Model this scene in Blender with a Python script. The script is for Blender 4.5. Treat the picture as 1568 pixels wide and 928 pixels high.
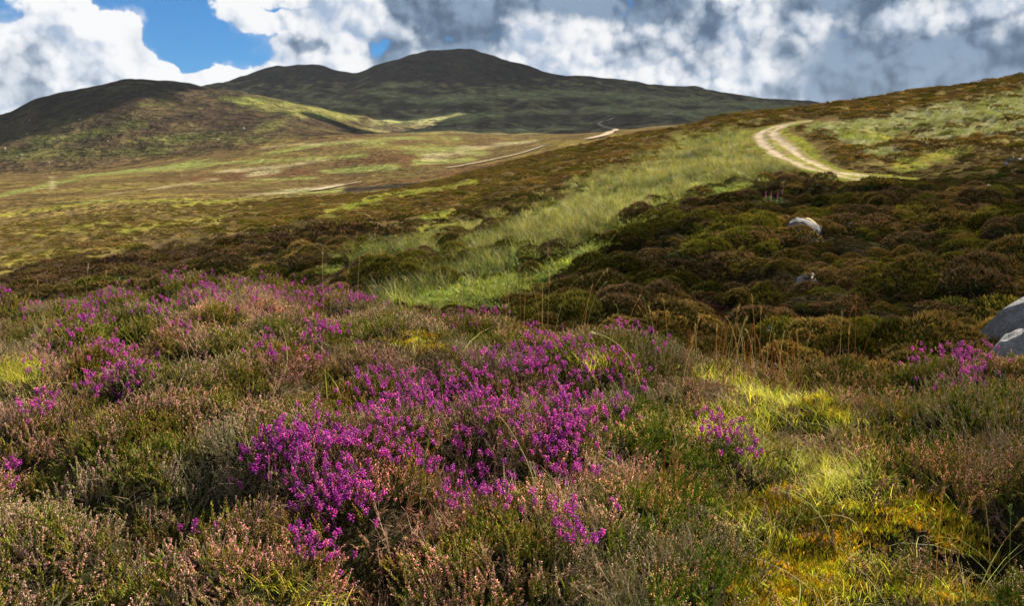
import bpy, math, random
import numpy as np
from mathutils import Vector, Euler, Matrix
rng = np.random.default_rng(7)
SC = bpy.context.scene
COL = SC.collection
for _o in list(bpy.data.objects): bpy.data.objects.remove(_o)

# ------------------------------------------------------------------ camera
F_PX, CU, CV, HOR = 1400.0, 784.0, 464.0, 270.0          # photograph's pixels: focal length, centre, eye level
PITCH = math.atan((CV - HOR) / F_PX)
EYE = 1.6
SP, CP = math.sin(PITCH), math.cos(PITCH)
cam_d = bpy.data.cameras.new('camera')
cam = bpy.data.objects.new('camera', cam_d); COL.objects.link(cam)
cam.location = (0, 0, EYE)
cam.rotation_euler = (math.pi / 2 - PITCH, 0, 0)
cam_d.sensor_width = 36.0
cam_d.lens = F_PX * 36.0 / 1568.0
cam_d.clip_start, cam_d.clip_end = 0.05, 30000
cam_d.dof.use_dof = True
cam_d.dof.focus_distance = 4.2
cam_d.dof.aperture_fstop = 6.3
SC.camera = cam

# ------------------------------------------------------------------ render, exposure
SC.render.engine = 'CYCLES'
SC.view_settings.view_transform = 'Standard'
SC.view_settings.look = 'None'
SC.view_settings.exposure = 1.6
SC.view_settings.gamma = 1.0
SC.cycles.max_bounces = 6
SC.cycles.diffuse_bounces = 3
SC.cycles.glossy_bounces = 2
SC.cycles.transmission_bounces = 3
SC.cycles.transparent_max_bounces = 6
SC.cycles.use_denoising = True

# ------------------------------------------------------------------ sun
SUN_AZ, SUN_EL = math.radians(54), math.radians(42)       # azimuth measured from straight ahead towards the right
SUN_DIR = Vector((math.sin(SUN_AZ) * math.cos(SUN_EL), math.cos(SUN_AZ) * math.cos(SUN_EL), math.sin(SUN_EL)))
sd = bpy.data.lights.new('sun', 'SUN'); sd.energy = 5.0; sd.angle = math.radians(0.5); sd.color = (1.0, 0.91, 0.77)
sun = bpy.data.objects.new('sun', sd); COL.objects.link(sun)
sun.rotation_euler = SUN_DIR.to_track_quat('Z', 'Y').to_euler()

# ------------------------------------------------------------------ node helper
class NT:
    def __init__(s, tree): s.t = tree; s.n = tree.nodes; s.l = tree.links
    def node(s, kind, **kw):
        n = s.n.new(kind)
        for k, v in kw.items(): setattr(n, k, v)
        return n
    def put(s, sock, v):
        if isinstance(v, bpy.types.NodeSocket): s.l.new(v, sock)
        elif v is not None: sock.default_value = v
    def math(s, op, a, b=None, c=None, clamp=False):
        n = s.n.new('ShaderNodeMath'); n.operation = op; n.use_clamp = clamp
        s.put(n.inputs[0], a)
        if b is not None: s.put(n.inputs[1], b)
        if c is not None: s.put(n.inputs[2], c)
        return n.outputs[0]
    def vmath(s, op, a, b=None, sc=None):
        n = s.n.new('ShaderNodeVectorMath'); n.operation = op
        s.put(n.inputs[0], a)
        if b is not None: s.put(n.inputs[1], b)
        if sc is not None: s.put(n.inputs['Scale'], sc)
        return n.outputs['Value'] if op in ('LENGTH', 'DOT_PRODUCT', 'DISTANCE') else n.outputs[0]
    def noise(s, vec, scale, detail=4, rough=0.5, dist=0.0, out=0):
        n = s.n.new('ShaderNodeTexNoise'); n.noise_dimensions = '3D'
        if vec is not None: s.put(n.inputs['Vector'], vec)
        n.inputs['Scale'].default_value = scale; n.inputs['Detail'].default_value = detail
        n.inputs['Roughness'].default_value = rough; n.inputs['Distortion'].default_value = dist
        return n.outputs[out]
    def voro(s, vec, scale, smooth=0.6):
        n = s.n.new('ShaderNodeTexVoronoi'); n.feature = 'SMOOTH_F1'
        s.put(n.inputs['Vector'], vec); n.inputs['Scale'].default_value = scale; n.inputs['Smoothness'].default_value = smooth
        return n.outputs['Distance']
    def step(s, x, lo, hi, a=0.0, b=1.0, mode='SMOOTHSTEP'):
        n = s.n.new('ShaderNodeMapRange'); n.interpolation_type = mode
        s.put(n.inputs[0], x); n.inputs[1].default_value = lo; n.inputs[2].default_value = hi
        n.inputs[3].default_value = a; n.inputs[4].default_value = b
        return n.outputs[0]
    def mix(s, f, a, b, blend='MIX'):
        n = s.n.new('ShaderNodeMix'); n.data_type = 'RGBA'; n.blend_type = blend
        s.put(n.inputs[0], f)
        for k, v in ((6, a), (7, b)):
            if isinstance(v, (tuple, list)): v = tuple(v) + ((1.0,) if len(v) == 3 else ())
            s.put(n.inputs[k], v)
        return n.outputs[2]

# ------------------------------------------------------------------ sky: Nishita daylight with procedural clouds
def ang(u, v):
    """pixel of the photograph -> (azimuth, elevation) * 14, the clouds' own angular units"""
    x, y, z = (u - CU) / F_PX, -(v - CV) / F_PX, -1.0
    dx, dy, dz = x, -z * CP + y * SP, z * SP + y * CP
    L = math.sqrt(dx * dx + dy * dy + dz * dz)
    return 14 * math.atan2(dx, dy), 14 * math.asin(dz / L)

# cumulus masses: (u, v, half width, half height, weight)
CUMULUS = [(95, 30, 60, 46, 1.3), (150, 70, 70, 60, 1.3), (60, 95, 90, 60, 1.2), (225, 95, 46, 36, 1.3), (60, 160, 120, 40, 1.0), (180, 130, 90, 25, 1.0),
           (355, 112, 34, 18, 1.2), (310, 118, 40, 16, .8), (800, 88, 38, 22, 1.0), (880, 95, 70, 34, 1.3), (960, 100, 90, 40, 1.2), (1060, 80, 90, 60, 1.2),
           (1150, 110, 90, 50, 1.1), (1160, 30, 170, 50, 1.1), (1350, 40, 170, 55, 1.2), (1520, 50, 140, 70, 1.2), (1250, 100, 150, 70, 1.3), (1400, 120, 200, 70, 1.3), (1260, 150, 120, 40, .8), (1540, 120, 120, 60, 1.1),
           (470, 100, 160, 30, .7), (690, 55, 90, 80, 1.35), (590, 80, 50, 40, .7), (745, 40, 60, 40, .6), (608, 80, 24, 16, .9), (400, 22, 140, 30, .95), (540, 45, 120, 60, 1.15), (600, 90, 100, 40, .7), (860, 0, 300, 42, 1.45),
           (1320, 160, 200, 40, 1.1), (1650, 90, 200, 120, 1.0), (-120, 90, 100, 80, .9), (700, 120, 200, 30, .7)]
# grey shaded masses
GREY = [(680, 10, 60, 40, .85), (715, 55, 45, 40, .85), (625, -4, 50, 20, 1.0), (900, 0, 130, 26, 1.1), (1010, 6, 70, 20, .8), (1320, -6, 90, 20, 1.2), (1245, 98, 50, 30, .65), (1420, 100, 100, 36, .8),
        (1520, 112, 100, 50, 1.05), (1300, 150, 170, 24, .8), (1180, 66, 34, 24, .4), (608, 84, 24, 16, .8), (475, 70, 24, 12, .8), (15, 110, 50, 34, .45), (90, 135, 70, 30, .32), (1080, 70, 26, 30, .6), (970, 70, 40, 14, .4), (1340, 60, 60, 18, .4)]
CLEAR = [(255, 8, 54, 44, 1.5), (285, 52, 46, 34, 1.4), (345, 84, 80, 20, 1.5), (215, 20, 40, 20, .5), (10, 12, 40, 16, 1.2), (0, 45, 30, 10, .9), (165, -4, 50, 16, 1.1), (805, 50, 30, 12, .8), (640, 68, 18, 12, .9), (300, 100, 24, 14, .8), (470, 8, 90, 6, .9), (430, 60, 60, 6, .5), (5, 160, 20, 10, .8), (560, 72, 50, 8, .8)]

world = bpy.data.worlds.new('World'); SC.world = world; world.use_nodes = True
wt = world.node_tree; wt.nodes.clear(); W = NT(wt)

def group(name, outs):
    g = bpy.data.node_groups.new(name, 'ShaderNodeTree')
    g.interface.new_socket('Direction', in_out='INPUT', socket_type='NodeSocketVector')
    for o in outs: g.interface.new_socket(o, in_out='OUTPUT', socket_type='NodeSocketFloat')
    return g, NT(g), g.nodes.new('NodeGroupInput').outputs[0], g.nodes.new('NodeGroupOutput')

def puff_group():
    """billowing noise: soft fractal plus rounded puffs with creases between them"""
    g, G, d, go = group('cloud_puffs', ['Puffs'])
    n1 = G.noise(d, 12.0, 8, 0.55)
    wv = G.vmath('MULTIPLY_ADD', G.noise(d, 26.0, 5, 0.6, out=1), (0.034, 0.034, 0.034))
    wv.node.inputs[2].default_value = (0, 0, 0); G.l.new(d, wv.node.inputs[2])
    tot = G.math('MULTIPLY', G.math('SUBTRACT', n1, 0.5), 1.15)
    for sc, am in ((14.0, 0.62), (31.0, 0.46), (66.0, 0.26)):
        b = G.n.new('ShaderNodeTexVoronoi'); b.inputs['Scale'].default_value = sc; G.l.new(wv, b.inputs['Vector'])
        dd = b.outputs['Distance']
        tot = G.math('ADD', tot, G.math('MULTIPLY', G.math('SUBTRACT', 0.30, G.math('MULTIPLY', dd, dd)), am))
    g.links.new(tot, go.inputs[0])
    return g

def cover_group():
    g, G, d, go = group('cloud_cover', ['Cover', 'Grey', 'Inside'])
    sx = g.nodes.new('ShaderNodeSeparateXYZ'); g.links.new(d, sx.inputs[0])
    q = G.math('MULTIPLY', G.math('ARCTAN2', sx.outputs[0], sx.outputs[1]), 14.0)
    w = G.math('MULTIPLY', G.math('ARCSINE', sx.outputs[2]), 14.0)
    cx = g.nodes.new('ShaderNodeCombineXYZ'); g.links.new(q, cx.inputs[0]); g.links.new(w, cx.inputs[1])
    p = G.vmath('MULTIPLY_ADD', G.noise(d, 28.0, 4, 0.55, out=1), (0.8, 0.6, 0.0))
    g.links.new(cx.outputs[0], p.node.inputs[2])
    def blobs(L):
        tot = None
        for (u, v, hw, hh, wt_) in L:
            qi, wi = ang(u, v); qi += 0.4; wi += 0.3
            a = G.vmath('MULTIPLY_ADD', p, (100.0 / hw, 100.0 / hh, 0.0))
            a.node.inputs[2].default_value = (-qi * 100.0 / hw, -wi * 100.0 / hh, 0)
            e = G.math('POWER', 0.449, G.vmath('DOT_PRODUCT', a, a))
            tot = G.math('MULTIPLY', e, wt_) if tot is None else G.math('MULTIPLY_ADD', e, wt_, tot)
        return tot
    inside = G.math('MULTIPLY', G.step(sx.outputs[1], 0.62, 0.78), G.step(w, 4.2, 3.0))
    cov = G.math('MINIMUM', blobs(CUMULUS + [(u, v, a, b, -k) for u, v, a, b, k in CLEAR]), 1.2)
    rest = G.noise(d, 3.5, 3, 0.5)
    cov = G.math('ADD', G.math('MULTIPLY', cov, inside), G.math('MULTIPLY', rest, G.math('SUBTRACT', 1.0, inside)))
    g.links.new(cov, go.inputs[0])
    g.links.new(G.math('MULTIPLY', blobs(GREY), inside), go.inputs[1])
    g.links.new(inside, go.inputs[2])
    return g

tc = W.node('ShaderNodeTexCoord'); DIRN = tc.outputs['Generated']
PG, CG = puff_group(), cover_group()
cv = W.n.new('ShaderNodeGroup'); cv.node_tree = CG; W.l.new(DIRN, cv.inputs[0])
def puffs(offset=None):
    n = W.n.new('ShaderNodeGroup'); n.node_tree = PG
    W.l.new(DIRN if offset is None else W.vmath('ADD', DIRN, offset), n.inputs[0])
    return n.outputs[0]
p0, p1, p2 = puffs(), puffs((0.006, 0, 0.006)), puffs((0.022, 0, 0.022))
cv2 = W.n.new('ShaderNodeGroup'); cv2.node_tree = CG; W.l.new(W.vmath('ADD', DIRN, (0.022, 0, 0.024)), cv2.inputs[0])
dens = W.math('MULTIPLY_ADD', p0, 1.15, W.math('SUBTRACT', cv.outputs[0], 0.5))
wisp = W.noise(W.vmath('MULTIPLY', DIRN, (1.0, 1.0, 2.2)), 11.0, 7, 0.62)
dens = W.math('ADD', dens, W.math('MULTIPLY', W.math('SUBTRACT', wisp, 0.5), 0.5))
alpha = W.math('MAXIMUM', W.step(dens, -0.14, 0.24), W.step(W.math('ADD', wisp, W.math('MULTIPLY', dens, 0.22)), 0.36, 0.72, 0, 0.62))
rel = W.math('ADD', W.math('MULTIPLY', W.math('SUBTRACT', p0, p1), 1.15), W.math('MULTIPLY', W.math('SUBTRACT', p0, p2), 0.75))
rel = W.math('ADD', rel, W.math('MULTIPLY', W.math('SUBTRACT', cv.outputs[0], cv2.outputs[0]), 0.6))
thin = W.step(dens, 1.0, 0.05)
lit = W.math('ADD', W.step(rel, -0.58, 0.40), W.math('MULTIPLY', thin, 0.10), clamp=True)
grey = W.math('ADD', cv.outputs[1], W.math('MULTIPLY', p0, -0.95))
gfac = W.step(grey, 0.10, 0.80)
ccol = W.mix(lit, (0.36, 0.48, 0.66), (0.98, 0.985, 1.0))
gcol = W.mix(lit, (0.085, 0.14, 0.225), (0.27, 0.37, 0.51))
ccol = W.mix(gfac, ccol, gcol)
sky = W.node('ShaderNodeTexSky'); sky.sky_type = 'NISHITA'; sky.sun_disc = False
sky.sun_elevation = SUN_EL; sky.sun_rotation = SUN_AZ; sky.altitude = 300; sky.air_density = 1.0; sky.dust_density = 0.0; sky.ozone_density = 3.0
tint = W.mix(1.0, sky.outputs[0], (0.22, 0.62, 1.0), 'MULTIPLY')
bg1 = W.node('ShaderNodeBackground'); bg1.inputs[1].default_value = 0.036; W.l.new(tint, bg1.inputs[0])
bg2 = W.node('ShaderNodeBackground'); bg2.inputs[1].default_value = 0.318; W.l.new(ccol, bg2.inputs[0])
mx = W.node('ShaderNodeMixShader'); W.l.new(alpha, mx.inputs[0]); W.l.new(bg1.outputs[0], mx.inputs[1]); W.l.new(bg2.outputs[0], mx.inputs[2])
wo = W.node('ShaderNodeOutputWorld'); W.l.new(mx.outputs[0], wo.inputs[0])
world.cycles.sampling_method = 'MANUAL'; world.cycles.sample_map_resolution = 512

# ------------------------------------------------------------------ mesh helpers
def fast_mesh(name, verts, faces, col=None, mats=(), fmat=None, smooth=False):
    """verts (N,3); faces: list of (M,k) index arrays; col (N,3) linear albedo per vertex"""
    me = bpy.data.meshes.new(name)
    verts = np.ascontiguousarray(verts, np.float32)
    loops = np.concatenate([f.ravel() for f in faces]).astype(np.int32)
    tot = np.concatenate([np.full(len(f), f.shape[1], np.int32) for f in faces])
    start = np.concatenate([[0], np.cumsum(tot)[:-1]]).astype(np.int32)
    me.vertices.add(len(verts)); me.vertices.foreach_set('co', verts.ravel())
    me.loops.add(len(loops)); me.loops.foreach_set('vertex_index', loops)
    me.polygons.add(len(tot)); me.polygons.foreach_set('loop_start', start); me.polygons.foreach_set('loop_total', tot)
    if fmat is not None: me.polygons.foreach_set('material_index', np.asarray(fmat, np.int32))
    me.polygons.foreach_set('use_smooth', np.full(len(tot), smooth))
    if col is not None:
        at = me.attributes.new('col', 'FLOAT_COLOR', 'POINT')
        c = np.ones((len(verts), 4), np.float32); c[:, :3] = col
        at.data.foreach_set('color', c.ravel())
    me.update(calc_edges=True); me.validate()
    for m in mats: me.materials.append(m)
    return me

class MB:
    """collects coloured pieces, then builds ONE mesh"""
    def __init__(s): s.v, s.c, s.f, s.n = [], [], {3: [], 4: []}, 0
    def add(s, v, faces, col):
        v = np.asarray(v, float); col = np.asarray(col, float)
        if col.ndim == 1: col = np.repeat(col[None], len(v), 0)
        for f in faces:
            f = np.asarray(f, int)
            if len(f): s.f[f.shape[1]].append(f + s.n)
        s.v.append(v); s.c.append(col); s.n += len(v)
    def tube(s, pts, rad, sides, c0, c1=None):
        pts = np.asarray(pts, float); n = len(pts); rad = np.broadcast_to(np.asarray(rad, float), (n,))
        tan = np.gradient(pts, axis=0); tan /= np.linalg.norm(tan, axis=1, keepdims=True) + 1e-9
        ref = np.where(np.abs(tan[:, 2:3]) > 0.9, [[1.0, 0, 0]], [[0, 0, 1.0]])
        a = np.cross(tan, ref); a /= np.linalg.norm(a, axis=1, keepdims=True) + 1e-9
        b = np.cross(tan, a)
        th = np.arange(sides) * 2 * math.pi / sides
        v = pts[:, None] + rad[:, None, None] * (np.cos(th)[None, :, None] * a[:, None] + np.sin(th)[None, :, None] * b[:, None])
        i = np.arange(n - 1)[:, None] * sides; k = np.arange(sides)[None]
        q = np.stack([i + k, i + (k + 1) % sides, i + sides + (k + 1) % sides, i + sides + k], -1).reshape(-1, 4)
        c0 = np.asarray(c0, float); c1 = c0 if c1 is None else np.asarray(c1, float)
        t = np.repeat(np.linspace(0, 1, n), sides)[:, None]
        s.add(v.reshape(-1, 3), [q], c0 * (1 - t) + c1 * t)
    def shoot(s, p, q, r, c0, c1):
        """a slim leafy shoot: spindle of three sides"""
        p, q = np.asarray(p, float), np.asarray(q, float); d = q - p; L = np.linalg.norm(d) + 1e-9; d /= L
        ref = np.array([1.0, 0, 0]) if abs(d[2]) > 0.8 else np.array([0, 0, 1.0])
        a = np.cross(d, ref); a /= np.linalg.norm(a); b = np.cross(d, a); m = p + (q - p) * 0.35
        th = [rng.uniform(0, 2.1) + k * 2.0944 for k in range(3)]
        v = [p] + [m + r * (math.cos(x) * a + math.sin(x) * b) for x in th] + [q]
        f = [(0, 2, 1), (0, 3, 2), (0, 1, 3), (4, 1, 2), (4, 2, 3), (4, 3, 1)]
        s.add(v, [f], np.array([c0, c0, c0, c0, c1]))
    def bud(s, p, r, h, d, col):
        p = np.asarray(p, float); d = np.asarray(d, float); d = d / (np.linalg.norm(d) + 1e-9)
        ref = np.array([1.0, 0, 0]) if abs(d[2]) > 0.8 else np.array([0, 0, 1.0])
        a = np.cross(d, ref); a /= np.linalg.norm(a); b = np.cross(d, a)
        v = [p - d * h, p + a * r, p + b * r, p - a * r, p - b * r, p + d * h]
        f = [(0, 2, 1), (0, 3, 2), (0, 4, 3), (0, 1, 4), (5, 1, 2), (5, 2, 3), (5, 3, 4), (5, 4, 1)]
        s.add(v, [f], col)
    def blade(s, p, d, L, w, bend, c0, c1, seg=4):
        """a grass blade: curved strip, folded along its middle"""
        d = np.asarray(d, float); d /= np.linalg.norm(d)
        side = np.cross(d, [0, 0, 1.0]); nn = np.linalg.norm(side)
        side = side / nn if nn > 1e-3 else np.array([1.0, 0, 0])
        hor = np.array([d[0], d[1], 0]); hor = hor / (np.linalg.norm(hor) + 1e-6)
        t = np.linspace(0, 1, seg + 1)[:, None]
        c = np.asarray(p, float) + d * L * t + (hor * 0.6 - np.array([0, 0, 0.5])) * bend * L * t ** 2.2
        ww = w * (1 - t ** 1.6) * 0.5 + w * 0.05
        v = np.stack([c - side * ww, c + side * ww], 1).reshape(-1, 3)
        i = np.arange(seg) * 2
        c0, c1 = np.asarray(c0, float), np.asarray(c1, float); tt = np.repeat(t, 2, 0)
        s.add(v, [np.stack([i, i + 1, i + 3, i + 2], 1)], c0 * (1 - tt) + c1 * tt)
    def lathe(s, p, d, prof, sides, col, cap=True):
        """prof: (distance along d, radius)"""
        p = np.asarray(p, float); d = np.asarray(d, float); d = d / np.linalg.norm(d)
        pts = np.array([p + d * h for h, r in prof])
        s.tube(pts, [r for h, r in prof], sides, col[0], col[1])
    def mesh(s, name, mats, smooth=False):
        return fast_mesh(name, np.concatenate(s.v), [np.concatenate(f) for f in s.f.values() if f], np.concatenate(s.c), mats, None, smooth)

def link(name, me, parent=None, loc=(0, 0, 0)):
    o = bpy.data.objects.new(name, me); COL.objects.link(o); o.location = loc
    if parent: o.parent = parent
    return o
def tag(o, label=None, cat=None, group=None, kind=None):
    if label: o['label'] = label
    if cat: o['category'] = cat
    if group: o['group'] = group
    if kind: o['kind'] = kind
    return o
def empty(name, loc, rz=0.0, sc=1.0):
    o = bpy.data.objects.new(name, None); COL.objects.link(o); o.location = loc; o.rotation_euler = (0, 0, rz); o.scale = (sc,) * 3
    o.empty_display_size = 0.1
    return o

# ------------------------------------------------------------------ value noise in numpy
def _h(ix, iy, seed):
    n = (ix.astype(np.int64) * 374761393 + iy.astype(np.int64) * 668265263 + seed * 974634211) & 0xFFFFFFFF
    n = ((n ^ (n >> 13)) * 1274126177) & 0xFFFFFFFF
    return ((n ^ (n >> 16)) & 0xFFFFFF) / float(0xFFFFFF)
def vn(x, y, seed=0):
    ix, iy = np.floor(x), np.floor(y); fx, fy = x - ix, y - iy
    ux, uy = fx * fx * fx * (fx * (fx * 6 - 15) + 10), fy * fy * fy * (fy * (fy * 6 - 15) + 10)
    a, b, c, d = _h(ix, iy, seed), _h(ix + 1, iy, seed), _h(ix, iy + 1, seed), _h(ix + 1, iy + 1, seed)
    return (a * (1 - ux) + b * ux) * (1 - uy) + (c * (1 - ux) + d * ux) * uy
def fbm(x, y, seed=0, octv=4, gain=0.5):
    t, a, s = 0.0, 1.0, 0.0
    for k in range(octv):
        t = t + a * vn(x * 2 ** k + 17.3 * k, y * 2 ** k - 9.1 * k, seed + k); s += a; a *= gain
    return t / s                                              # 0..1, mean 0.5
def sst(x, a, b):
    t = np.clip((x - a) / (b - a), 0, 1); return t * t * (3 - 2 * t)

# ------------------------------------------------------------------ the lie of the land
def hv(Y, v):
    """height above the eye of a point Y metres ahead that shows at pixel row v"""
    t = (CV - np.asarray(v, float)) / F_PX
    return Y * (t * CP - SP) / (CP + t * SP)
def pchip(xk, yk, x):
    """monotone cubic through (xk, yk)"""
    xk, yk = np.asarray(xk, float), np.asarray(yk, float); h = np.diff(xk); dl = np.diff(yk) / h
    m = np.zeros_like(yk); m[0], m[-1] = dl[0], dl[-1]
    ok = dl[:-1] * dl[1:] > 0
    w1, w2 = 2 * h[1:] + h[:-1], h[1:] + 2 * h[:-1]
    with np.errstate(all='ignore'):
        m[1:-1] = np.where(ok, (w1 + w2) / (w1 / dl[:-1] + w2 / dl[1:]), 0)
    i = np.clip(np.searchsorted(xk, x, 'right') - 1, 0, len(xk) - 2)
    t = (x - xk[i]) / h[i]; t = np.clip(t, 0, 1)
    return (yk[i] * (1 + 2 * t) * (1 - t) ** 2 + m[i] * h[i] * t * (1 - t) ** 2 + yk[i + 1] * t * t * (3 - 2 * t) - m[i + 1] * h[i] * t * t * (1 - t))
GH = 0.20                                                     # the heather's bare ground lies this far under its top
UN = [-500, 0, 200, 330, 400, 470, 600, 700, 800, 900, 1000, 1080, 1200, 1300, 1400, 1460, 1568, 2000]
ridgeY = [8, 8, 8, 8, 8, 8, 7.5, 7.1, 6.8, 6.5, 6.2, 6.0, 6.1, 6.1, 6.2, 6.2, 6.2, 6.2]
ridgeV = [462, 460, 446, 424, 424, 440, 452, 470, 492, 498, 512, 552, 548, 552, 556, 548, 550, 545]
ridgeH = [float(hv(y, v)) - GH for y, v in zip(ridgeY, ridgeV)]
def by_uh(L):   return ([p[0] for p in L], [p[1] for p in L], [p[2] for p in L])
def by_uv(L):   return ([p[0] for p in L], [p[1] for p in L], [float(hv(p[1], p[2])) for p in L])
CURVES = [
    by_uh([(-500, .4, -1.46), (2000, .4, -1.46)]),
    by_uh([(-500, 2.3, -1.40), (500, 2.3, -1.42), (1200, 2.3, -1.44), (1400, 2.3, -1.5), (2000, 2.3, -1.42)]),
    by_uh([(-500, 4.4, -1.24), (100, 4.4, -1.22), (400, 4.4, -1.16), (640, 4.4, -1.24), (900, 4.4, -1.20), (1060, 4.2, -1.25), (1180, 4.1, -1.36), (1300, 4.1, -1.32), (1450, 4.2, -1.24), (2000, 4.2, -1.22)]),
    (UN, ridgeY, ridgeH),
    (UN, [y + 1.7 for y in ridgeY], [h - 0.75 for h in ridgeH]),
    by_uh([(-500, 17, -4.0), (0, 17, -4.0), (200, 17, -3.8), (400, 16, -3.3), (600, 13.5, -2.7), (700, 11.5, -2.55), (800, 10.6, -2.45), (1000, 9.3, -2.3), (1200, 9.0, -2.25), (1400, 9.0, -2.2), (1568, 8.8, -2.15), (2000, 8.8, -2.1)]),
    by_uv([(-500, 45, 474), (0, 42, 462), (200, 40, 448), (400, 36, 428), (600, 20, 455), (700, 17, 478), (800, 15, 490), (1000, 12.5, 525), (1200, 12, 545), (1400, 11.5, 552), (1568, 11, 550), (2000, 11, 545)]),
    by_uv([(-500, 62, 440), (0, 60, 427), (100, 60, 404), (200, 60, 390), (300, 59, 376), (400, 58, 361), (500, 46, 355), (600, 38, 372), (700, 30, 402), (800, 24, 412), (1000, 20, 412), (1200, 23, 380), (1400, 22, 375), (1568, 20, 385), (2000, 20, 385)]),
    by_uv([(-500, 120, 390), (0, 115, 384), (200, 115, 353), (400, 110, 336), (500, 90, 328), (600, 75, 331), (700, 60, 332), (800, 50, 322), (900, 46, 312), (1000, 44, 302), (1200, 42, 296), (1400, 44, 282), (1568, 42, 282), (2000, 42, 272)]),
    by_uv([(-500, 200, 345), (0, 200, 338), (200, 200, 318), (400, 200, 308), (500, 170, 305), (600, 140, 300), (700, 122, 282), (800, 108, 262), (900, 95, 250), (1000, 86, 240), (1100, 74, 238), (1200, 66, 240), (1300, 56, 264), (1400, 56, 260), (1568, 54, 250), (2000, 54, 232)]),
    by_uv([(-500, 320, 315), (0, 320, 308), (200, 310, 301), (300, 300, 299), (400, 285, 299), (500, 240, 297), (600, 205, 291), (700, 186, 271), (800, 170, 247), (850, 165, 236), (900, 160, 226), (950, 153, 214), (1000, 148, 206), (1046, 142, 199), (1100, 136, 187), (1180, 130, 178), (1240, 128, 175), (1280, 132, 169), (1330, 140, 163), (1400, 155, 157), (1480, 168, 150), (1568, 180, 142), (2000, 210, 110)]),
    by_uv([(-500, 400, 302), (0, 400, 296), (200, 390, 291), (400, 340, 296), (500, 310, 297), (600, 280, 294), (700, 290, 280), (800, 320, 264), (900, 330, 252), (1000, 330, 245), (1200, 330, 245), (1400, 330, 230), (1568, 330, 220), (2000, 330, 200)]),
    by_uv([(-500, 520, 290), (0, 520, 283), (200, 500, 276), (400, 460, 281), (500, 420, 285), (600, 420, 268), (700, 460, 254), (800, 500, 236), (850, 530, 222), (920, 600, 207), (1000, 640, 203), (1200, 700, 195), (2000, 700, 190)]),
    by_uv([(-500, 900, 285), (0, 900, 268), (100, 900, 264), (200, 900, 252), (400, 900, 223), (500, 950, 207), (600, 1000, 205), (800, 1100, 204), (900, 1150, 200), (1000, 1200, 190), (1200, 1300, 184), (2000, 1300, 185)]),
    by_uv([(-500, 1400, 250), (-150, 1400, 206), (0, 1400, 176), (60, 1400, 155), (120, 1420, 137), (190, 1450, 124), (240, 1450, 127), (330, 1420, 136), (400, 1400, 147), (470, 1370, 161), (520, 1350, 178), (570, 1400, 193), (640, 1550, 178), (800, 1700, 166), (1000, 1800, 163), (1200, 1900, 172), (2000, 1900, 180)]),
    by_uv([(-500, 1900, 250), (0, 1900, 205), (190, 1900, 165), (330, 1850, 150), (400, 1800, 152), (470, 1800, 158), (520, 1800, 160), (600, 1850, 150), (800, 2150, 140), (1000, 2250, 148), (1200, 2300, 168), (2000, 2300, 190)]),
    by_uv([(-500, 2800, 240), (0, 2800, 195), (200, 2800, 150), (300, 2800, 140), (350, 2800, 131), (400, 2800, 114), (430, 2800, 107), (480, 2800, 107), (512, 2800, 113), (545, 2800, 117), (570, 2800, 107), (600, 2800, 97), (640, 2800, 88.5), (680, 2800, 84), (710, 2800, 83), (740, 2800, 86), (770, 2800, 93), (800, 2800, 103), (850, 2800, 117), (920, 2800, 124), (1000, 2800, 131), (1080, 2800, 139), (1150, 2800, 147), (1220, 2800, 156), (1280, 2800, 163), (1350, 2800, 172), (1568, 2800, 200), (2000, 2800, 225)]),
    by_uh([(-500, 4400, -40), (0, 4400, 50), (700, 4400, 160), (2000, 4400, -40)]),
]
TU = np.linspace(-700, 2300, 751); TL = np.linspace(math.log(0.4), math.log(4400), 1000)
def _table():
    K = len(CURVES); Yk, hk = np.zeros((K, len(TU))), np.zeros((K, len(TU)))
    for k, (u, Y, h) in enumerate(CURVES):
        uu = np.clip(TU, u[0], u[-1]); Yk[k] = pchip(u, np.log(Y), uu); hk[k] = pchip(u, h, uu)
    T = np.zeros((len(TU), len(TL)))
    # heights are eased along the distance itself, from one curve to the next
    for j in range(len(TU)): T[j] = pchip(Yk[:, j], hk[:, j], TL)
    return T
TAB = _table()
def lookup(u, L):
    fu = np.clip((u - TU[0]) / (TU[1] - TU[0]), 0, len(TU) - 1.001); fl = np.clip((L - TL[0]) / (TL[1] - TL[0]), 0, len(TL) - 1.001)
    i, j = fu.astype(int), fl.astype(int); a, b = fu - i, fl - j
    return (TAB[i, j] * (1 - a) + TAB[i + 1, j] * a) * (1 - b) + (TAB[i, j + 1] * (1 - a) + TAB[i + 1, j + 1] * a) * b
def base(x, y):
    """smooth ground height above the eye, and the photograph's pixel it shows at"""
    y = np.maximum(y, 0.4); L = np.log(y); a = x / y; r = np.zeros_like(a)
    for _ in range(3):
        u = CU + F_PX * a / (CP - r * SP); h = lookup(u, L); r = h / y
    return h
def pix(x, y, z):
    """world point -> the photograph's pixel"""
    h = z - EYE; zc = y * CP - h * SP; yc = y * SP + h * CP
    return CU + F_PX * x / zc, CV - F_PX * yc / zc

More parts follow.
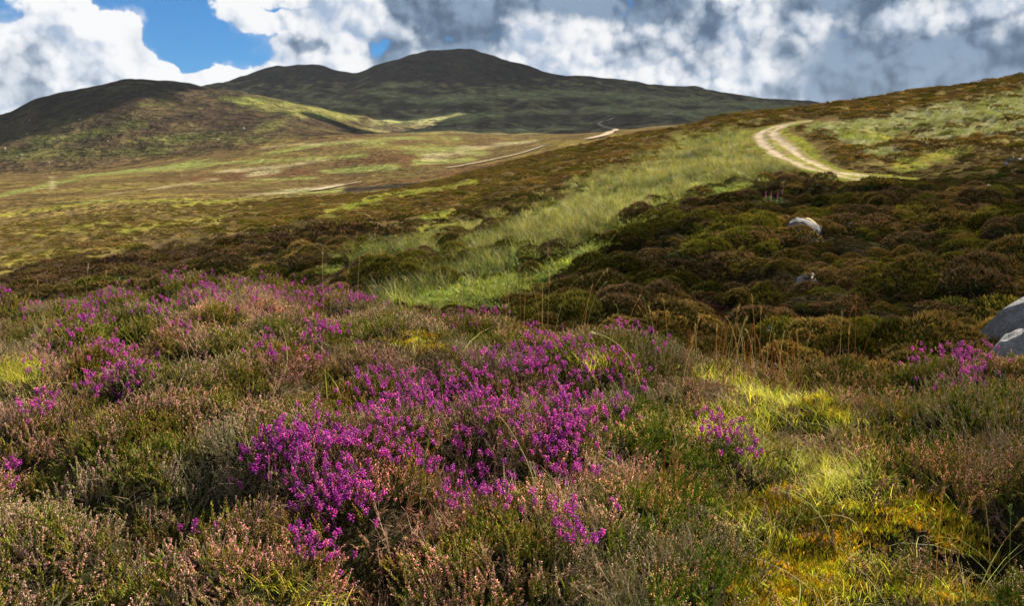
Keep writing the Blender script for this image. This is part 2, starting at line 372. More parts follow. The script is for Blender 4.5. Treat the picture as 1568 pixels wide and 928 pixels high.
# low domes of the heather bushes
def domes(x, y, cell, seed, rmin, rmax, hmin, hmax):
    ix, iy = np.floor(x / cell), np.floor(y / cell); best = np.zeros_like(x)
    for dx in (-1, 0, 1):
        for dy in (-1, 0, 1):
            gx, gy = ix + dx, iy + dy
            px, py = (gx + _h(gx, gy, seed)) * cell, (gy + _h(gx, gy, seed + 1)) * cell
            R = rmin + (rmax - rmin) * _h(gx, gy, seed + 2); H = hmin + (hmax - hmin) * _h(gx, gy, seed + 3)
            q = np.clip(1 - ((x - px) ** 2 + (y - py) ** 2) / R ** 2, 0, 1)
            best = np.maximum(best, H * q ** 0.7)
    return best
def seen_top(u, v, lift):
    """first point met where plants stand lift metres above the bumpy ground"""
    u, v = np.atleast_1d(np.asarray(u, float)), np.atleast_1d(np.asarray(v, float)); dh = np.full(len(u), GH)
    for _ in range(4):
        x, y = seen(u, v, dh); dh = .5 * dh + .5 * (np.clip(detail(x, y), -.1, .3) + lift)
    y2 = np.minimum(y, np.interp(u, UN, ridgeY) + .15)        # nothing is set down beyond the crest
    return x / y * y2, y2
def seen(u, v, dh=0.0, ymin=1.5, ymax=4300):
    """first ground point met by the ray through pixel (u, v); dh lifts the ground"""
    u, v = np.atleast_1d(np.asarray(u, float)), np.atleast_1d(np.asarray(v, float))
    Ls = TL[(TL > math.log(ymin)) & (TL < math.log(ymax))]
    hh = lookup(np.repeat(u[:, None], len(Ls), 1), np.repeat(Ls[None], len(u), 0)) + np.reshape(dh, (-1, 1))
    hit = hh >= hv(np.exp(Ls)[None], v[:, None])
    k = np.where(hit.any(1), hit.argmax(1), len(Ls) - 1); k0 = np.maximum(k - 1, 0)
    n = np.arange(len(u)); g = hh - hv(np.exp(Ls)[None], v[:, None])
    a, b = g[n, k0], g[n, k]; t = np.where(np.abs(b - a) > 1e-9, -a / (b - a + 1e-12), 0); t = np.clip(t, 0, 1)
    Y = np.exp(Ls[k0] * (1 - t) + Ls[k] * t); h = hv(Y, v)
    x = (u - CU) / F_PX * (Y * CP - h * SP)
    return x, Y

# the two stretches of track, as lines on the ground
def smooth_line(pts, n):
    pts = np.asarray(pts, float); t = np.r_[0, np.cumsum(np.linalg.norm(np.diff(pts, axis=0), axis=1))]
    tt = np.linspace(0, t[-1], n); return np.stack([pchip(t, pts[:, 0], tt), pchip(t, pts[:, 1], tt)], 1)
_uv = [(1243, 186), (1206, 191), (1180, 200), (1174, 208), (1184, 219), (1202, 233), (1222, 246), (1252, 259), (1288, 268), (1325, 274), (1350, 277)]
TRACK1 = smooth_line(np.stack(seen([p[0] for p in _uv], [p[1] for p in _uv], 0, 30), 1), 120)
_uv = [(478, 292), (500, 289), (522, 285), (552, 279)]
TRACK5 = smooth_line(np.stack(seen([p[0] for p in _uv], [p[1] for p in _uv], 0, 300), 1), 40)
_uv = [(684, 258), (720, 252), (760, 244), (795, 236), (834, 223)]
TRACK2 = smooth_line(np.stack(seen([p[0] for p in _uv], [p[1] for p in _uv], 0, 300), 1), 120)
_uv = [(900, 214), (925, 208), (934, 203), (930, 196), (918, 191), (921, 186), (940, 183)]
TRACK3 = smooth_line(np.stack(seen([p[0] for p in _uv], [p[1] for p in _uv], 0, 450), 1), 60)
_uv = [(1000, 176), (1030, 169), (1060, 166)]
TRACK4 = smooth_line(np.stack(seen([p[0] for p in _uv], [p[1] for p in _uv], 0, 450), 1), 30)
def line_dist(x, y, line):
    d = np.full(x.shape, 1e9)
    for p, q in zip(line[:-1:2], line[2::2]):
        e = q - p; t = np.clip(((x - p[0]) * e[0] + (y - p[1]) * e[1]) / (e @ e + 1e-9), 0, 1)
        d = np.minimum(d, np.hypot(x - p[0] - t * e[0], y - p[1] - t * e[1]))
    return d
# hollows and rises among the bushes of the knoll: pixel, radius, depth
HOLLOW = [(285, 535, .42, -.16), (230, 505, .30, -.10), (330, 500, .25, -.08), (120, 850, .36, -.12), (330, 905, .28, -.08), (690, 700, .20, -.13), (520, 700, .18, -.06), (1480, 770, .32, -.16), (1540, 800, .3, -.14), (560, 850, .3, -.10), (1170, 640, .45, -.10), (1240, 660, .35, -.08), (1330, 850, .4, -.10), (1250, 800, .3, -.08),
          (980, 545, .34, .09), (610, 490, .5, .07), (860, 545, .5, .06), (330, 470, .7, .07), (1480, 600, .5, .06), (1240, 575, .4, .05), (560, 660, .5, .05), (450, 720, .35, .06), (960, 800, .5, .05), (1440, 700, .35, .07)]
_hx, _hy = seen([h[0] for h in HOLLOW], [h[1] for h in HOLLOW], 0.15)
def detail(x, y):
    near = 1 - sst(y, 9.0, 12.0)
    d = np.zeros_like(x); m = near > 0
    if m.any():
        xm, ym = x[m] + 0.10 * (fbm(x[m] * 3, y[m] * 3, 5) - .5), y[m] + 0.10 * (fbm(x[m] * 3, y[m] * 3, 9) - .5)
        e = domes(xm, ym, 0.62, 21, .34, .54, .09, .26) + domes(xm, ym, 0.25, 31, .12, .2, .0, .07) - 0.05 + 0.04 * (fbm(xm * 1.2, ym * 1.2, 3) - .5)
        for (u, v, R, H), hx, hy in zip(HOLLOW, _hx, _hy):
            q = np.clip(1 - ((xm - hx) ** 2 + (ym - hy) ** 2) / (R * 1.4) ** 2, 0, 1); e = e + H * q * q
        d[m] = (e - 0.05) * near[m]
    m = (y > 9) & (y < 400)
    if m.any():
        f = sst(y[m], 9, 14) * (1 - sst(y[m], 220, 400))
        f = f * sst(line_dist(x[m], y[m], TRACK1), 1.8, 8.0)
        d[m] += f * (0.9 * (fbm(x[m] / 6, y[m] / 6, 41, 3) - .5) + domes(x[m], y[m], 1.5, 51, .7, 1.15, .12, .50) - 0.2)
    m = y > 200
    if m.any():
        k = sst(y[m], 250, 900); k2 = sst(y[m], 850, 1300)
        g = 1.6 * (fbm(x[m] / 40, y[m] / 40, 61, 4) - .5) * (0.4 + k)
        rid = 1 - np.abs(2 * fbm(x[m] / 160 + .4 * fbm(x[m] / 300, y[m] / 300, 2), y[m] / 420, 71, 4) - 1)
        g = g + k2 * (19 * (rid - .75) + 12 * (fbm(x[m] / 120, y[m] / 120, 81, 5) - .5))
        g = g * sst(line_dist(x[m], y[m], TRACK2), 4, 20) * sst(line_dist(x[m], y[m], TRACK3), 4, 20)
        d[m] += g
    return d
def ground(x, y):
    x, y = np.atleast_1d(np.asarray(x, float)), np.atleast_1d(np.asarray(y, float))
    return EYE + base(x, y) + detail(x, y)

# ------------------------------------------------------------------ what grows where: strokes over the photograph's pixels
# (u, v, half height); horizontally a stroke reaches about 2.2 times as far
def stroke(u, v, pts, wob, ax=0.45, soft=(.75, 1.2)):
    P = np.asarray(pts, float); best = np.full(np.shape(u), 9.0)
    for p, q in zip(P[:-1], P[1:]):
        ex, ey = (q[0] - p[0]) * ax, q[1] - p[1]
        t = np.clip(((u - p[0]) * ax * ex + (v - p[1]) * ey) / (ex * ex + ey * ey + 1e-9), 0, 1)
        d = np.hypot((u - p[0]) * ax - t * ex, v - p[1] - t * ey) / (p[2] + (q[2] - p[2]) * t)
        best = np.minimum(best, d)
    return 1 - sst(best + wob, *soft)
RUSH = [[(600, 455, 10), (660, 432, 24), (720, 422, 32), (800, 385, 36), (880, 335, 32), (940, 305, 32), (1020, 275, 34), (1085, 238, 32), (1130, 215, 20), (1165, 205, 9)], [(1150, 255, 22), (1190, 250, 14)],
        [(520, 392, 6), (640, 376, 9), (760, 335, 10)]]
GREEN = [[(640, 450, 14), (740, 445, 30), (820, 410, 20), (900, 375, 14), (985, 330, 8)], [(1070, 300, 10), (1120, 285, 12), (1170, 268, 8)], [(455, 418, 5), (500, 408, 6), (540, 402, 5)], [(1180, 345, 6), (1150, 350, 6)]]
YELLOWGREEN = [[(500, 325, 5), (590, 300, 6), (660, 290, 5), (730, 278, 4)], [(560, 370, 4), (700, 342, 6), (790, 338, 5)], [(660, 330, 8), (690, 325, 6)], [(1380, 250, 8), (1440, 240, 8)], [(1290, 202, 5), (1340, 205, 6), (1360, 212, 7)], [(1440, 235, 5), (1480, 228, 5)], [(1240, 225, 4), (1215, 210, 4)]]
PALE = [[(1250, 195, 8), (1330, 196, 14), (1440, 180, 20), (1568, 160, 26), (1800, 120, 30)], [(1350, 230, 10), (1300, 210, 8)], [(1420, 205, 10), (1568, 190, 12)]]
DARK = [[(0, 440, 14), (100, 415, 18), (200, 402, 18), (300, 392, 20), (400, 378, 20), (520, 355, 16), (600, 365, 12)], [(520, 415, 14), (600, 412, 12), (650, 408, 10)]]
# the far valley: yellow green flushes, straw coloured bog, brown heather
V_FLUSH = [[(0, 300, 4), (130, 270, 4), (300, 252, 5), (430, 245, 5), (560, 238, 3)], [(0, 330, 3), (150, 308, 4), (290, 305, 3)], [(270, 315, 3), (380, 305, 4), (500, 294, 3), (600, 284, 4)], [(560, 220, 6), (640, 228, 6), (740, 232, 5)], [(180, 352, 4), (290, 338, 5), (350, 332, 3)], [(20, 400, 8), (110, 388, 7)], [(400, 236, 4), (480, 222, 4), (600, 212, 4), (700, 212, 3)], [(640, 250, 4), (720, 245, 4)], [(500, 262, 3), (600, 256, 4)], [(60, 358, 5), (160, 340, 4)], [(300, 282, 3), (480, 272, 3)]]
V_STRAW = [[(270, 312, 3), (420, 296, 3), (520, 284, 3)], [(660, 240, 6), (720, 228, 6), (820, 215, 3)], [(330, 262, 3), (420, 255, 4), (500, 244, 3)], [(380, 268, 3), (420, 262, 5)], [(400, 225, 3), (560, 213, 3)], [(80, 272, 3), (80, 290, 3)], [(150, 300, 2), (330, 275, 3)]]
V_BROWN = [[(300, 275, 5), (390, 268, 6), (470, 262, 5)], [(440, 230, 4), (500, 224, 5)], [(560, 245, 5), (620, 240, 6)], [(0, 300, 6), (90, 280, 5)], [(480, 290, 3), (640, 276, 3), (760, 252, 4), (840, 233, 4), (1000, 206, 4)]]
# hills: green brown flushes on the left one, its shoulder painted lighter for sun, blue green grass on the far one
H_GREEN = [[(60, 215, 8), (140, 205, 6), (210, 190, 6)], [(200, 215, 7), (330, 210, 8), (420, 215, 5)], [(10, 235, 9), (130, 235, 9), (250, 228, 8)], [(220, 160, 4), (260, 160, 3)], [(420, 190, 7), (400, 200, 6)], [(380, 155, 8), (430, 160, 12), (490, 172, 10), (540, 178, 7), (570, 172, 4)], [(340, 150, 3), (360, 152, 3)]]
F_GREEN = [[(580, 140, 8), (640, 155, 8), (720, 150, 7), (860, 140, 6), (1000, 150, 8), (1150, 160, 7), (1240, 165, 4)], [(560, 190, 8), (700, 180, 7), (860, 170, 5)], [(900, 165, 6), (1060, 172, 6), (1180, 172, 4)], [(590, 130, 4), (650, 130, 4)], [(620, 205, 4), (800, 200, 4), (900, 192, 4)], [(800, 150, 5), (950, 142, 5)]]
F_DARK = [[(590, 172, 5), (620, 178, 5)], [(600, 160, 4), (740, 165, 4)], [(900, 182, 4), (980, 180, 5)], [(860, 190, 4), (950, 196, 4)], [(560, 150, 4), (620, 150, 3)], [(540, 188, 8), (580, 192, 8), (620, 193, 4)], [(780, 178, 4), (860, 180, 4)]]
F_SUN = [[(470, 152, 3), (520, 158, 5), (572, 170, 4)]]  # strip of sunlight, put into the ground colour
C_BROWN = (0.098, 0.066, 0.027); C_DARK = (0.050, 0.036, 0.018); C_RUSH = (0.15, 0.15, 0.045); C_GREEN = (0.10, 0.13, 0.025); C_YG = (0.20, 0.18, 0.03); C_PALE = (0.24, 0.24, 0.12); C_STRAW = (0.36, 0.31, 0.17)
def paint(c, m, col): return c * (1 - m[:, None]) + np.asarray(col)[None] * m[:, None]
def zone(u, v, pts_list, wob, k=1.0, soft=(.75, 1.2)):
    m = np.zeros_like(u)
    for s in pts_list: m = np.maximum(m, stroke(u, v, s, wob, soft=soft))
    return m * k
def albedo(x, y, z):
    """vegetation colour of every ground vertex; hills also carry painted sun and cloud shade"""
    u, v = pix(x, y, z); n = len(u)
    c = np.zeros((n, 3)); c[:] = C_DARK
    n1 = fbm(x / 3.0, y / 3.0, 101, 4) - .5; n2 = fbm(x / 0.9, y / 0.9, 111, 3) - .5
    nf = y < 10
    c[nf] = (0.030, 0.026, 0.012)
    mid = (y >= 10) & (y < 260)
    if mid.any():
        U, V, a, b = u[mid], v[mid], n1[mid], n2[mid]; wob = 1.3 * a + .5 * b
        k = np.zeros((mid.sum(), 3)); k[:] = C_BROWN
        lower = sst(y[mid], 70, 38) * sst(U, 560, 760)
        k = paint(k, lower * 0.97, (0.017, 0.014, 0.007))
        k = paint(k, sst(a, .02, .22) * .6 * (1 - lower), (0.15, 0.125, 0.035)); k = paint(k, sst(-a, .06, .22) * .6 * (1 - lower), (0.06, 0.045, 0.02))
        k = paint(k, zone(U, V, DARK, wob), (0.055, 0.036, 0.022)); k = paint(k, zone(U, V, PALE, wob + .3 * (b > 0)) * .6, C_PALE)
        k = paint(k, zone(U, V, RUSH, wob, soft=(.4, 1.3)), C_RUSH); k = paint(k, zone(U, V, GREEN, wob * 1.3, soft=(.2, 1.3)) * .8, C_GREEN); k = paint(k, zone(U, V, YELLOWGREEN, wob * 1.4, soft=(.1, 1.3)) * .8, C_YG)
        left = sst(U, 480, 300) * sst(y[mid], 55, 75)
        k = paint(k, left * zone(U, V, V_FLUSH, wob * 1.5, soft=(0, 1.4)) * .7, C_YG); k = paint(k, left * sst(a, .03, .2) * .5, (0.20, 0.15, 0.035))
        c[mid] = k
    far = y >= 260
    if far.any():
        U, V = u[far], v[far]; X, Y = x[far], y[far]
        wob = 3.6 * (fbm(X / 34, Y / 60, 121, 6, .62) - .5); w2 = fbm(X / 22, Y / 45, 131, 4) - .5
        k = np.zeros((far.sum(), 3)); k[:] = C_BROWN
        k = paint(k, sst(w2 + .2 * wob, .04, .28) * .6, (0.17, 0.13, 0.035)); k = paint(k, sst(-w2, .02, .22) * .5, (0.075, 0.046, 0.022))
        k = paint(k, zone(U, V, V_BROWN, wob * .6, soft=(.3, 1.4)), (0.095, 0.052, 0.024)); k = paint(k, zone(U, V, V_FLUSH, wob, soft=(-.1, 1.3)) * .85, (0.18, 0.19, 0.055)); k = paint(k, zone(U, V, [[(540, 294, 7), (640, 285, 8), (720, 270, 7), (800, 248, 5), (860, 236, 5)]], wob * .5), (0.036, 0.026, 0.02)); k = paint(k, zone(U, V, V_STRAW, wob, soft=(-.2, 1.1)) * .5, C_STRAW)
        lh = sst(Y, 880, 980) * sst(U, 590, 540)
        lhc = np.zeros_like(k); lhc[:] = (0.058, 0.039, 0.020)  # left hill: base colour lowered to stand for cloud shade
        lhc = paint(lhc, sst(V + 30 * wob, 222, 180) * .9, (0.042, 0.029, 0.018))  # upper part darker still, brown heather with cloud shade painted in
        lhc = paint(lhc, sst(w2 + .25 * wob, .02, .2) * .5, (0.085, 0.066, 0.025)); lhc = paint(lhc, zone(U, V, H_GREEN, wob * .7, soft=(0, 1.5)) * .75, (0.085, 0.08, 0.024))
        lhc = paint(lhc, zone(U, V, [H_GREEN[5]], wob * .5, soft=(0, 1.4)) * .8, (0.165, 0.155, 0.045))  # shoulder grass lightened again, sunlight painted into its colour
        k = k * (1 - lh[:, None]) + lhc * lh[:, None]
        fh = np.maximum(sst(Y, 950, 1150) * sst(U, 540, 590), sst(Y, 1550, 1700))
        fc = np.zeros_like(k); fc[:] = (0.115, 0.098, 0.062)
        fc = paint(fc, sst(w2 + .3 * wob, .0, .13) * .7, (0.24, 0.21, 0.10)); fc = paint(fc, sst(-w2 + .2 * wob, .02, .12) * .8, (0.05, 0.036, 0.025))
        fc = paint(fc, zone(U, V, F_GREEN, wob * .7, soft=(0, 1.5)) * .8, (0.27, 0.28, 0.13)); fc = paint(fc, zone(U, V, F_DARK, wob * .8, soft=(.2, 1.5)) * .7, (0.05, 0.038, 0.026))
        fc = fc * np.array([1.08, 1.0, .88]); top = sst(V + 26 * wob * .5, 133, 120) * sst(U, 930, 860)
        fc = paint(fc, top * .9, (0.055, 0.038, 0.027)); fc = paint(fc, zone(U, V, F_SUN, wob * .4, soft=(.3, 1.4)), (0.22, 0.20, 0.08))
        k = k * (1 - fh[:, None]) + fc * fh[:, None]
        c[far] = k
    return c

# ------------------------------------------------------------------ materials
def new_mat(name):
    m = bpy.data.materials.new(name); m.use_nodes = True; m.node_tree.nodes.clear()
    return m, NT(m.node_tree)
def land_mat(name, scales, amt, bump, rough=0.95):
    """vegetated land seen from afar: vertex colours are the plant cover, on hills with painted sun and shade; noise gives tufts"""
    m, G = new_mat(name)
    at = G.node('ShaderNodeAttribute', attribute_name='col'); geo = G.node('ShaderNodeNewGeometry')
    pos = geo.outputs['Position']; c = at.outputs['Color']; hgt = None
    for s, a in zip(scales, amt):
        n = G.noise(pos, s, 4, 0.6); f = G.step(n, 0.28, 0.72, 1 - a, 1 + a, 'LINEAR')
        c = G.vmath('SCALE', c, sc=f)
        hgt = G.math('MULTIPLY', n, 1.0 / s) if hgt is None else G.math('ADD', hgt, G.math('MULTIPLY', n, 1.0 / s))
    c = G.vmath('SCALE', c, sc=0.84)
    hue = G.noise(pos, scales[0] * 0.6, 3, 0.5)
    c = G.mix(G.step(hue, 0.45, 0.7, 0, 0.35), c, G.mix(1.0, c, (0.72, 1.12, 0.75), 'MULTIPLY'))
    b = G.node('ShaderNodeBump'); b.inputs['Strength'].default_value = bump; b.inputs['Distance'].default_value = 0.5; G.l.new(hgt, b.inputs['Height'])
    d = G.node('ShaderNodeBsdfDiffuse'); G.l.new(c, d.inputs['Color']); G.l.new(b.outputs[0], d.inputs['Normal'])
    o = G.node('ShaderNodeOutputMaterial'); G.l.new(d.outputs[0], o.inputs[0])
    return m
M_NEAR = land_mat('peaty_ground', (30, 90), (.5, .4), .6)
M_MID = land_mat('moor_ground', (1.1, 4.5), (.35, .4), .7)
M_VALLEY = land_mat('valley_ground', (0.05, 0.2, 0.7), (.3, .45, .45), .8)
M_HILL = land_mat('hill_ground', (0.02, 0.07, 0.25), (.4, .6, .6), 1.0)

def foliage_mat(name, trans=0.35, gloss=0.12, rough=0.45, vary=0.25, tinted=True):
    """col: a plant part's own colour; tint: that one plant's shade, from the scatter points"""
    m, G = new_mat(name)
    c = G.node('ShaderNodeAttribute', attribute_name='col').outputs['Color']
    oi = G.node('ShaderNodeObjectInfo')
    if tinted:
        t = G.node('ShaderNodeAttribute', attribute_name='tint'); t.attribute_type = 'INSTANCER'
        c = G.mix(1.0, c, t.outputs['Color'], 'MULTIPLY')
    f = G.step(oi.outputs['Random'], 0, 1, 1 - vary, 1 + vary, 'LINEAR')
    c = G.vmath('SCALE', c, sc=f)
    d = G.node('ShaderNodeBsdfDiffuse'); G.l.new(c, d.inputs['Color'])
    tr = G.node('ShaderNodeBsdfTranslucent'); G.l.new(G.mix(1.0, c, (1.15, 1.1, 0.7), 'MULTIPLY'), tr.inputs['Color'])
    a = G.node('ShaderNodeMixShader'); a.inputs[0].default_value = trans; G.l.new(d.outputs[0], a.inputs[1]); G.l.new(tr.outputs[0], a.inputs[2])
    gl = G.node('ShaderNodeBsdfGlossy'); gl.inputs['Roughness'].default_value = rough; gl.inputs['Color'].default_value = (1, 1, 1, 1)
    fr = G.node('ShaderNodeFresnel'); fr.inputs[0].default_value = 1.4
    b = G.node('ShaderNodeMixShader'); G.l.new(G.math('MULTIPLY', fr.outputs[0], gloss / 0.12 * 0.5), b.inputs[0]); G.l.new(a.outputs[0], b.inputs[1]); G.l.new(gl.outputs[0], b.inputs[2])
    o = G.node('ShaderNodeOutputMaterial'); G.l.new(b.outputs[0], o.inputs[0])
    return m
M_LEAF = foliage_mat('heather_foliage', 0.42, 0.03)
M_GRASS = foliage_mat('grass_blades', 0.5, 0.03, 0.4)
M_PLANT = foliage_mat('plant_foliage', 0.42, 0.03, tinted=False, vary=0.12)
M_PETAL = foliage_mat('flower_petals', 0.45, 0.04, tinted=False, vary=0.22)
M_STALK = foliage_mat('dry_stalks', 0.45, 0.04, tinted=False, vary=0.2)

def track_mat():
    m, G = new_mat('track_gravel')
    at = G.node('ShaderNodeAttribute', attribute_name='col'); pos = G.node('ShaderNodeNewGeometry').outputs['Position']
    n = G.noise(pos, 1.6, 6, 0.7); n2 = G.noise(pos, 0.5, 3, 0.5)
    c = G.vmath('SCALE', at.outputs['Color'], sc=G.step(n, 0.3, 0.7, 0.62, 1.3, 'LINEAR'))
    c = G.vmath('SCALE', c, sc=G.step(n2, 0.3, 0.7, 0.8, 1.15, 'LINEAR'))
    b = G.node('ShaderNodeBump'); b.inputs['Strength'].default_value = .5; b.inputs['Distance'].default_value = .15; G.l.new(n, b.inputs['Height'])
    d = G.node('ShaderNodeBsdfDiffuse'); G.l.new(c, d.inputs['Color']); G.l.new(b.outputs[0], d.inputs['Normal'])
    o = G.node('ShaderNodeOutputMaterial'); G.l.new(d.outputs[0], o.inputs[0]); return m
M_TRACK = track_mat()

# ------------------------------------------------------------------ terrain sheets
def a_columns(n):
    core = np.linspace(-0.66, 0.66, n); side = 0.66 + np.cumsum(np.geomspace(1.32 / n, 0.25, 18))
    return np.r_[-side[::-1], core, side]
def sheet(rows, ncol, parts, mat_names):
    A = a_columns(ncol); Yg, Ag = np.meshgrid(rows, A, indexing='ij'); X, Y = (Ag * Yg).ravel(), Yg.ravel()
    Z = ground(X, Y); c = albedo(X, Y, Z); V = np.stack([X, Y, Z], 1)
    R, N = len(rows), len(A); i = (np.arange(R - 1)[:, None] * N + np.arange(N - 1)[None]).ravel()
    Q = np.stack([i, i + 1, i + N + 1, i + N], 1)
    cx = Q.mean(1); u, v = pix(X[Q[:, 0]], Y[Q[:, 0]], Z[Q[:, 0]]); yq = Y[Q[:, 0]]
    for name, sel, mat, label, cat in parts(u, v, yq):
        q = Q[sel]; used, inv = np.unique(q, return_inverse=True)
        o = link(name, fast_mesh(name, V[used], [inv.reshape(-1, 4)], c[used], [mat], None, True))
        tag(o, label, cat, kind='structure')
rows = np.geomspace(0.42, 10.5, 290)
sheet(rows, 400, lambda u, v, y: [('ground', y > 0, M_NEAR, 'dark peaty ground under the heather of the near knoll', 'ground')], None)
rows = np.geomspace(10.5, 205, 260); rows[0] = 10.5
sheet(rows, 400, lambda u, v, y: [('moor', y > 0, M_MID, 'brown heather and rush slope rising to the track', 'moor')], None)
rows = np.r_[np.geomspace(205, 850, 120)[:-1], np.geomspace(850, 3000, 250)[:-1], np.geomspace(3000, 4390, 14)]
def far_parts(u, v, y):
    left = (y > 880) & (y < 1620) & (u < 566); far = (~left) & (y > 1050)
    return [('valley', ~(left | far), M_VALLEY, 'wide sunlit valley floor of brown heather and yellow green flushes', 'valley'),
            ('left_hill', left, M_HILL, 'rounded dark brown hill at the left with sunlit green shoulder', 'hill'),
            ('far_hill', far, M_HILL, 'large dome topped hill in shade at the back of the valley', 'hill')]
sheet(rows, 440, far_parts, None)
g = 60.0
link_back = link('ground', fast_mesh('ground', [(-g, -g, .14), (g, -g, .14), (g, .43, .14), (-g, .43, .14)], [np.array([[0, 1, 2, 3]])], np.full((4, 3), .03), [M_NEAR]))
tag(link_back, 'dark peaty ground behind the viewpoint', 'ground', kind='structure')

# tracks: a ribbon of pale gravel ruts with a grassy crown between them
def ribbon(name, line, width, label, rut=True, lift=0.05, fade=None):
    n = len(line); tan = np.gradient(line, axis=0); tan /= np.linalg.norm(tan, axis=1, keepdims=True); nor = np.stack([-tan[:, 1], tan[:, 0]], 1)
    s = np.linspace(-1.25, 1.25, 13); wv = width / 2 * (1 + .22 * (fbm(np.arange(n) / 4.0, np.zeros(n), 7) - .5))
    P = line[:, None] + nor[:, None] * (s[None, :, None] * wv[:, None, None]); X, Y = P[..., 0].ravel(), P[..., 1].ravel()
    Z = ground(X, Y) + lift + .03 * np.cos(np.tile(s, n) * 2 * math.pi)
    gravel = np.array([0.31, 0.25, 0.17]); crown = np.array([0.15, 0.125, 0.05])
    S = np.tile(s, n); T = np.repeat(np.arange(n), 13) / n
    k = np.zeros(len(S))
    if rut:
        cut = fbm(T * 14, S * 0.8, 77, 3)
        k = (1 - sst(np.abs(S) + .35 * (cut - .5), .14, .40)) * .95 * sst(cut + .35 * np.exp(-((T - .56) / .08) ** 2), .22, .42); k = np.maximum(k, sst(np.abs(S) + .9 * (cut - .5), .70, 1.0))
    c = gravel[None] * (1 - k[:, None]) + crown[None] * k[:, None]
    i = (np.arange(n - 1)[:, None] * 13 + np.arange(12)[None]).ravel()
    o = link(name, fast_mesh(name, np.stack([X, Y, Z], 1), [np.stack([i, i + 1, i + 14, i + 13], 1)], c, [M_TRACK], None, True))
    tag(o, label, 'track', kind='structure')
ribbon('track', TRACK1, 2.2, 'pale two rut gravel track curving over the brow of the near slope')
ribbon('track', TRACK2, 3.2, 'pale gravel track running along the valley above the stream bank', False, .6)
ribbon('track', TRACK5, 3.6, 'faint pale piece of track low in the valley beside the stream bank', False, .6)
ribbon('track', TRACK3, 4.6, 'pale hairpin bend of the gravel track at the foot of the far hill', False, .8)
ribbon('track', TRACK4, 6.0, 'faint far piece of track crossing the shaded foot of the far hill', False, .8)

# ------------------------------------------------------------------ source plants for the mats (never linked to the scene themselves)
def rdir(tilt):
    """random direction leaning up to tilt from straight up"""
    th = rng.uniform(0, 2 * math.pi); t = tilt * math.sqrt(rng.uniform(0, 1))
    return np.array([math.sin(t) * math.cos(th), math.sin(t) * math.sin(th), math.cos(t)])
def jit(c, k=0.25):
    return np.clip(np.asarray(c, float) * (1 + rng.uniform(-k, k)) * (1 + rng.uniform(-k * .4, k * .4, 3)), 0, .9)
WOOD = (0.08, 0.055, 0.025)
OLIVE = [(0.19, 0.25, 0.022), (0.28, 0.29, 0.025), (0.13, 0.20, 0.022), (0.33, 0.27, 0.03)]
PINKS = [(0.62, 0.31, 0.29), (0.52, 0.24, 0.19), (0.74, 0.47, 0.44), (0.44, 0.20, 0.12), (0.62, 0.36, 0.38)]
RUSTS = [(0.32, 0.18, 0.06), (0.38, 0.26, 0.09), (0.28, 0.15, 0.06), (0.42, 0.31, 0.14)]
def sprig(m, p, d, L, buds, shoots, budcol, leafcol, thick=0.0011, bsize=1.0):
    """one sprig: woody stem, green side shoots below, a spike of tiny flowers above"""
    d = d / np.linalg.norm(d); sway = rng.normal(0, .10, 3); sway[2] = 0
    t = np.linspace(0, 1, 5)[:, None]; pts = p + d * L * t + sway * L * t ** 2
    m.tube(pts, np.linspace(thick, thick * .5, 5), 3, WOOD, jit(leafcol[0], .2))
    def at(s): return p + d * L * s + sway * L * s * s
    for k in range(shoots):
        s = rng.uniform(.26, .88); a = rdir(.75) ; a = d * .9 + a * .5 + rng.normal(0, .25, 3); a /= np.linalg.norm(a)
        l = L * rng.uniform(.12, .26) * (1.15 - .5 * s)
        c = jit(leafcol[rng.integers(len(leafcol))]); m.shoot(at(s), at(s) + a * l, .0023 * (L / .13) ** .5, c * .75, c)
    s0 = .42
    for k in range(buds):
        s = s0 + (1.02 - s0) * (k + rng.uniform(0, 1)) / max(buds, 1); th = k * 2.4 + rng.uniform(-.4, .4)
        r = .0045 * (1.15 - s * .75) * bsize
        o = np.array([math.cos(th) * r, math.sin(th) * r, rng.uniform(-.001, .001)])
        m.bud(at(min(s, 1)) + o, .0017 * bsize * rng.uniform(.8, 1.25), .0024 * bsize, o + d * .003, jit(budcol[rng.integers(len(budcol))], .3))
def tuft_mesh(name, kind):
    m = MB()
    n = {'pink': 10, 'green': 11, 'rust': 10, 'pale': 9}[kind]
    for k in range(n):
        p = np.array([rng.normal(0, .022), rng.normal(0, .022), -.03]); d = rdir(.55); L = rng.uniform(.075, .135)
        if kind == 'pink':   sprig(m, p, d, L, rng.integers(15, 25), 16, PINKS[:3] + RUSTS[:1], OLIVE)
        elif kind == 'pale': sprig(m, p, d, L, rng.integers(18, 30), 13, [(0.72, 0.46, 0.52), (0.60, 0.34, 0.41), (0.48, 0.26, 0.27)], OLIVE, bsize=1.05)
        elif kind == 'rust': sprig(m, p, d, L * 1.05, rng.integers(12, 22), 14, RUSTS + PINKS[3:4], OLIVE + [(0.17, 0.11, 0.03)])
        else:                sprig(m, p, d, L * .95, rng.integers(0, 7), 17, PINKS[:2], OLIVE + [(0.13, 0.16, 0.025)])
    return m.mesh(name, [M_LEAF])
def dead_mesh(name):
    m = MB()
    for k in range(7):
        p = np.array([rng.normal(0, .02), rng.normal(0, .02), -.03]); d = rdir(.7); L = rng.uniform(.08, .15)
        pts = [p, p + d * L * .5, p + d * L + rng.normal(0, .012, 3)]; c = jit((0.26, 0.20, 0.14)); m.tube(pts, [.0013, .001, .0006], 3, c, c)
        for j in range(4):
            s = rng.uniform(.4, .9); b = p + d * L * s; e = b + (d + rng.normal(0, .6, 3)) * L * .3; m.tube([b, e], [.0008, .0004], 3, c, c * 1.2)
    return m.mesh(name, [M_LEAF])
